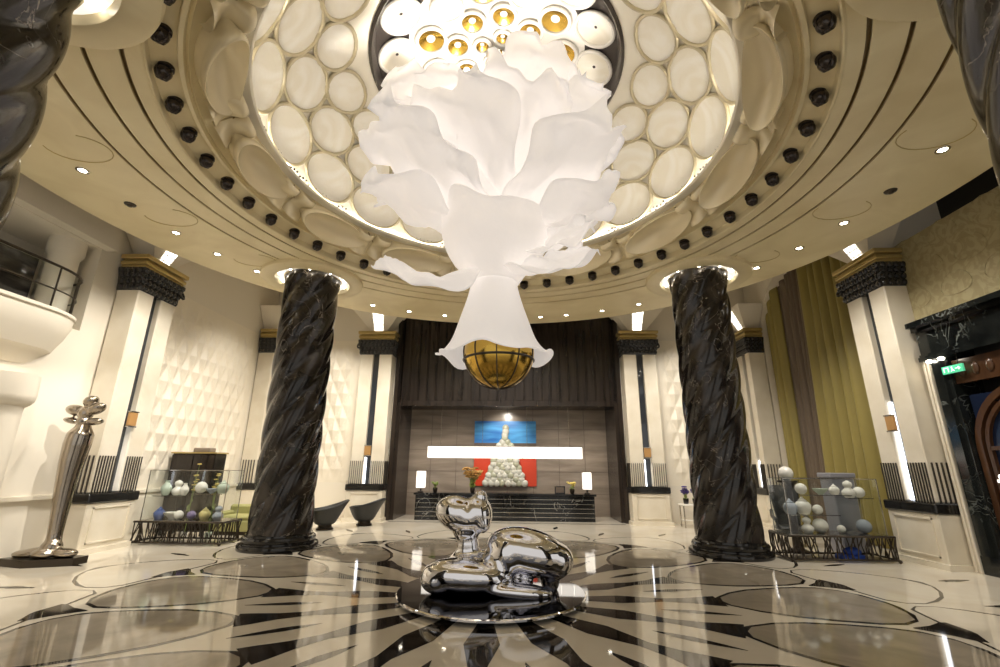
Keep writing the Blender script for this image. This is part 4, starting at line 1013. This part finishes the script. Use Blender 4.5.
bowl_chair('dark bowl armchair with upturned back near the niche pilaster', (-4.9, 16.9, 0), R(-5))
def wing_chair(label, loc, rz):
    t = thing('wing_chair', label, 'armchair', loc, rz)
    b = MB()
    def fn(u, v):
        x = 0.36 * (2 * v - 1); w = 0.10 * (2 * v - 1) ** 2
        return (x * (0.75 + 0.35 * u), 0.30 - 0.25 * w * 10 * 0.3 + 0.22 * u * u, 0.42 + 1.1 * u)
    b.grid(fn, 16, 14); o = b.build('backrest', W['seat_dark'], t, ang=180); mm = o.modifiers.new('thick', 'SOLIDIFY'); mm.thickness = 0.09
    b = MB(); b.bbox(-0.36, 0.36, -0.36, 0.34, 0.34, 0.50, 0.05); b.build('seat', W['seat_dark'], t)
    for s_ in (-1, 1):
        b = MB(); b.tube([(s_ * 0.38, 0.36, 0.85), (s_ * 0.42, 0.0, 0.72), (s_ * 0.38, -0.34, 0.66), (s_ * 0.36, -0.36, 0.45)], 0.05, 10); b.build('arm', W['seat_dark'], t)
        for y in (-0.30, 0.30): b = MB(); b.tube([(s_ * 0.30, y, 0.36), (s_ * 0.33, y * 1.1, 0.0)], [0.03, 0.018], 8); b.build('leg', W['bronze'], t)
    return t
wing_chair('black high backed chair standing between the right twisted column and vitrine', (8.0, 13.9, 0), R(-20))
so_ = thing('sofa', 'long olive sofa behind the left vitrine and twisted column', 'sofa', (-7.35, 14.6, 0))
b = MB(); b.bbox(-1.2, 1.2, -0.45, 0.45, 0.10, 0.42, 0.05); b.build('seat', W['sofa'], so_)
b = MB(); b.bbox(-1.2, 1.2, 0.28, 0.48, 0.42, 0.80, 0.06); b.build('backrest', W['sofa'], so_)
for s_ in (-1, 1):
    b = MB(); a_, c_ = sorted((s_ * 1.2, s_ * 1.02)); b.bbox(a_, c_, -0.45, 0.30, 0.42, 0.64, 0.05); b.build('arm', W['sofa'], so_)
    b = MB(); a_, c_ = sorted((s_ * 0.01, s_ * 1.0)); b.bbox(a_, c_, -0.44, 0.28, 0.42, 0.54, 0.05); b.build('cushion', W['sofa'], so_)
b = MB(); b.box(-1.15, 1.15, -0.40, 0.40, 0, 0.10); b.build('base', W['bronze'], so_)
# console with purple flowers right of the far pilaster
cs = thing('console_table', 'white console table beside the right niche pilaster and twisted column', 'table', (6.75, 17.6, 0))
b = MB(); b.bbox(-0.5, 0.5, -0.25, 0.25, 0.72, 0.78, 0.01); b.build('top', W['white_gloss'], cs)
for sx in (-0.45, 0.45):
    for sy in (-0.2, 0.2): b = MB(); b.tube([(sx, sy, 0.72), (sx, sy, 0)], 0.022, 8); b.build('leg', W['silver'], cs)
b = MB(); b.box(-0.45, 0.45, -0.2, 0.2, 0.22, 0.24); b.build('shelf', W['white_gloss'], cs)
for (dx, lab) in ((-0.28, 'purple flowers in a black glass vase on the white console, nearer the niche'), (0.05, 'purple flowers in a black glass vase on the white console, nearer the column')):
    spray('flower_vase', lab, 'flowers', (6.75 + dx, 17.6, 0.78), 9, 0.62, (W['leaf'], W['petal_v'], W['black']), 20 + int(dx * 10), 0.15, 0.07)

# ------------------------------------------------------------------ reception
dk_ = thing('reception_desk', 'long black marble reception desk with silver lines', 'desk', (0, 18.75, 0))
b = MB(); b.bbox(-3.55, 3.4, 0.0, 0.75, 0.0, 0.92, 0.01); b.build('body', W['desk'], dk_)
b = MB(); b.bbox(-3.62, 3.47, -0.05, 0.85, 0.92, 1.0, 0.015); b.build('counter_top', W['desk'], dk_)
b = MB()
for zz in (0.14, 0.30, 0.46, 0.62, 0.78): b.box(-3.55, 3.4, -0.008, 0.002, zz, zz + 0.016)
b.build('silver_line', W['silver'], dk_)
tl = None
for (x, lab) in ((-3.45, 'white square table lamp on the left end of the reception desk'), (3.20, 'white square table lamp on the right end of the reception desk')):
    if tl is None:
        tl = thing('table_lamp', lab, 'lamp', (x, 19.2, 1.0), 0, 'reception desk lamps')
        b = MB(); b.lathe([(0, 0), (0.12, 0), (0.12, 0.03), (0.03, 0.05), (0.025, 0.18), (0, 0.18)], 20); b.build('base', W['bronze'], tl)
        b = MB(); b.bbox(-0.17, 0.17, -0.13, 0.13, 0.16, 0.80, 0.015); b.build('shade', W['shade'], tl)
    else: dup(tl, (x, 19.2, 1.0), None, lab)
spray('flower_vase', 'small spray of leaves beside the left desk lamp', 'flowers', (-2.85, 19.15, 1.0), 6, 0.5, (W['leaf'], W['leaf'], W['bronze']), 31, 0.2, 0.05)
spray('flower_vase', 'small spray of leaves beside the right desk lamp', 'flowers', (2.6, 19.15, 1.0), 6, 0.45, (W['leaf'], W['petal_y'], W['bronze']), 32, 0.18, 0.05)
spray('flower_vase', 'golden flower arrangement on the desk rising behind the sculpture head', 'flowers', (-1.35, 19.1, 1.0), 20, 0.95, (W['leaf'], mat('bronze_petal', (0.45, 0.25, 0.07), 0.5), W['bronze']), 33, 0.5, 0.10)
b = MB(); b.box(-0.20, 0.20, -0.02, 0.02, 0, 0.28, 0); b.box(-0.16, 0.16, -0.028, -0.02, 0.04, 0.24, 1)
tag(b.build('desk_frame', [W['black'], W['niche_joint']], loc=(2.1, 19.0, 1.0)), 'small dark picture frame standing on the reception desk', 'frame')
lb = thing('light_bar', 'long glowing crystal light bar hanging over the reception desk', 'pendant lamp', (-0.08, 18.95, 2.32))
for i in range(13):
    b = MB(); x = -3.1 + 6.2 * i / 13; b.bbox(x + 0.006, x + 6.2 / 13 - 0.006, -0.14, 0.14, 0.0, 0.44, 0.012); b.build('crystal_block', W['crystal'], lb)
b = MB(); b.box(-3.1, 3.1, -0.10, 0.10, 0.44, 0.47)
for x in (-2.6, -0.9, 0.9, 2.6): b.tube([(x, 0, 0.46), (x, 0.06, 2.10)], 0.008, 5)
b.build('hanging_rod', W['silver'], lb)
# artwork: blue over red panels with a heap of white discs
art = thing('artwork', 'blue and red wall artwork with a heap of pale orbs above the desk', 'artwork', (-0.10, 20.64, 0))
b = MB(); b.box(-1.36, 1.36, 0, 0.04, 2.98, 3.95, 0); b.box(-1.36, 1.36, -0.005, 0.04, 2.86, 3.0, 1)
m_ = W['blue_art']; noise_mix(m_, 1.2, (0.01, 0.12, 0.42), (0.10, 0.42, 0.80), 0.35, 0.65, 4, 0.3, (0.4, 1, 2.5))
b.build('blue_panel', [m_, W['niche_joint']], art)
b = MB(); b.box(-1.36, 1.36, 0, 0.04, 1.2, 2.86); b.build('red_panel', W['red'], art)
orb = MB(); orb.ell((0, 0, 0), (0.15, 0.08, 0.15), 16, 10); first = None; rnd = random.Random(5)
orbm = [mat('pale_orb', (0.52, 0.51, 0.44), 0.3), mat('bone_ceramic', (0.36, 0.36, 0.26), 0.3)]
for row in range(16):
    zz = 1.32 + 0.155 * row; half = 0.98 - 0.062 * row if row < 9 else 0.55 - 0.085 * (row - 8)
    k = max(1, int(2 * half / 0.24))
    for i in range(k):
        x = (i - (k - 1) / 2) * 0.24 + rnd.uniform(-.02, .02)
        if first is None: o = orb.build('orb', orbm[0], art); first = o; first2 = None
        elif (row + i) % 3 == 0:
            if first2 is None: o = orb.build('orb', orbm[1], art); first2 = o
            else: o = first2.copy(); COL.objects.link(o); o.parent = art
        else: o = first.copy(); COL.objects.link(o); o.parent = art
        o.location = (x, -0.07 - rnd.random() * 0.03, zz)

# ------------------------------------------------------------------ lights
def spot(loc, tgt, e, size=70, blend=0.6, col=WARM, rad=0.1):
    sp = bpy.data.lights.new('wall_washer', 'SPOT'); sp.energy = e; sp.color = col; sp.spot_size = R(size); sp.spot_blend = blend; sp.shadow_soft_size = rad  # unseen spot without a fitting, added to brighten the walls
    o = bpy.data.objects.new('wall_washer', sp); COL.objects.link(o); o.location = loc
    o.rotation_euler = (Vector(tgt) - Vector(loc)).to_track_quat('-Z', 'Y').to_euler(); return o
for y, e in ((13.4, 420), (15.6, 420)): spot((-6.6, y - 0.6, 7.2), (-10.1, y + 0.3, 2.6), e, 95, 1.0)
spot((-6.6, 16.0, 7.2), (-7.6, 18.6, 3.4), 330, 95, 1.0); spot((6.6, 16.0, 7.2), (7.6, 18.6, 3.4), 330, 95, 1.0)
spot((-4.6, 15.6, 7.2), (-5.3, 18.6, 2.6), 260, 80, 1.0); spot((4.6, 15.6, 7.2), (5.3, 18.6, 2.6), 230, 80, 1.0)
spot((-4.6, 7.6, 7.2), (-10.1, 11.0, 1.5), 1100, 34, 0.6, rad=0.05)
spot((0, 19.15, 4.35), (-0.1, 20.66, 3.2), 120, 80, 0.7)
pl_ = bpy.data.lights.new('chandelier_glow', 'POINT'); pl_.energy = 650; pl_.color = (1, 0.94, 0.86); pl_.shadow_soft_size = 0.35
o = bpy.data.objects.new('chandelier_glow', pl_); COL.objects.link(o); o.location = (CD[0], CD[1], 7.6)
w = bpy.data.worlds.new('world'); scn.world = w; w.use_nodes = True
w.node_tree.nodes['Background'].inputs['Color'].default_value = (1.0, 0.95, 0.87, 1); w.node_tree.nodes['Background'].inputs['Strength'].default_value = 0.62

# ------------------------------------------------------------------ camera
cam = bpy.data.cameras.new('camera'); co = bpy.data.objects.new('camera', cam); COL.objects.link(co)
cam.sensor_fit = 'HORIZONTAL'; cam.sensor_width = 36.0; cam.lens = 456.08 / 1000 * 36.0; cam.clip_start = 0.05; cam.clip_end = 200
pitch, yaw, roll = 0.28400314, 0.03814477, 0.00901385
fw = Vector((-sin(yaw) * cos(pitch), cos(yaw) * cos(pitch), sin(pitch))); rt = Vector((cos(yaw), sin(yaw), 0)); up = rt.cross(fw)
r2 = rt * cos(roll) + up * sin(roll); u2 = -rt * sin(roll) + up * cos(roll)
mtx = Matrix((r2, u2, -fw)).transposed().to_4x4(); mtx.translation = Vector((0.41554821, 0.0, 2.0)); co.matrix_world = mtx
scn.camera = co
scn.view_settings.view_transform = 'Standard'; scn.view_settings.look = 'None'; scn.view_settings.gamma = 1.0; scn.view_settings.use_curve_mapping = False
scn.view_settings.exposure = 0.28
scn.cycles.use_denoising = True
scn.cycles.max_bounces = 8; scn.cycles.diffuse_bounces = 4; scn.cycles.glossy_bounces = 5; scn.cycles.transmission_bounces = 8
scn.cycles.sample_clamp_indirect = 6.0; scn.cycles.caustics_reflective = False; scn.cycles.caustics_refractive = False
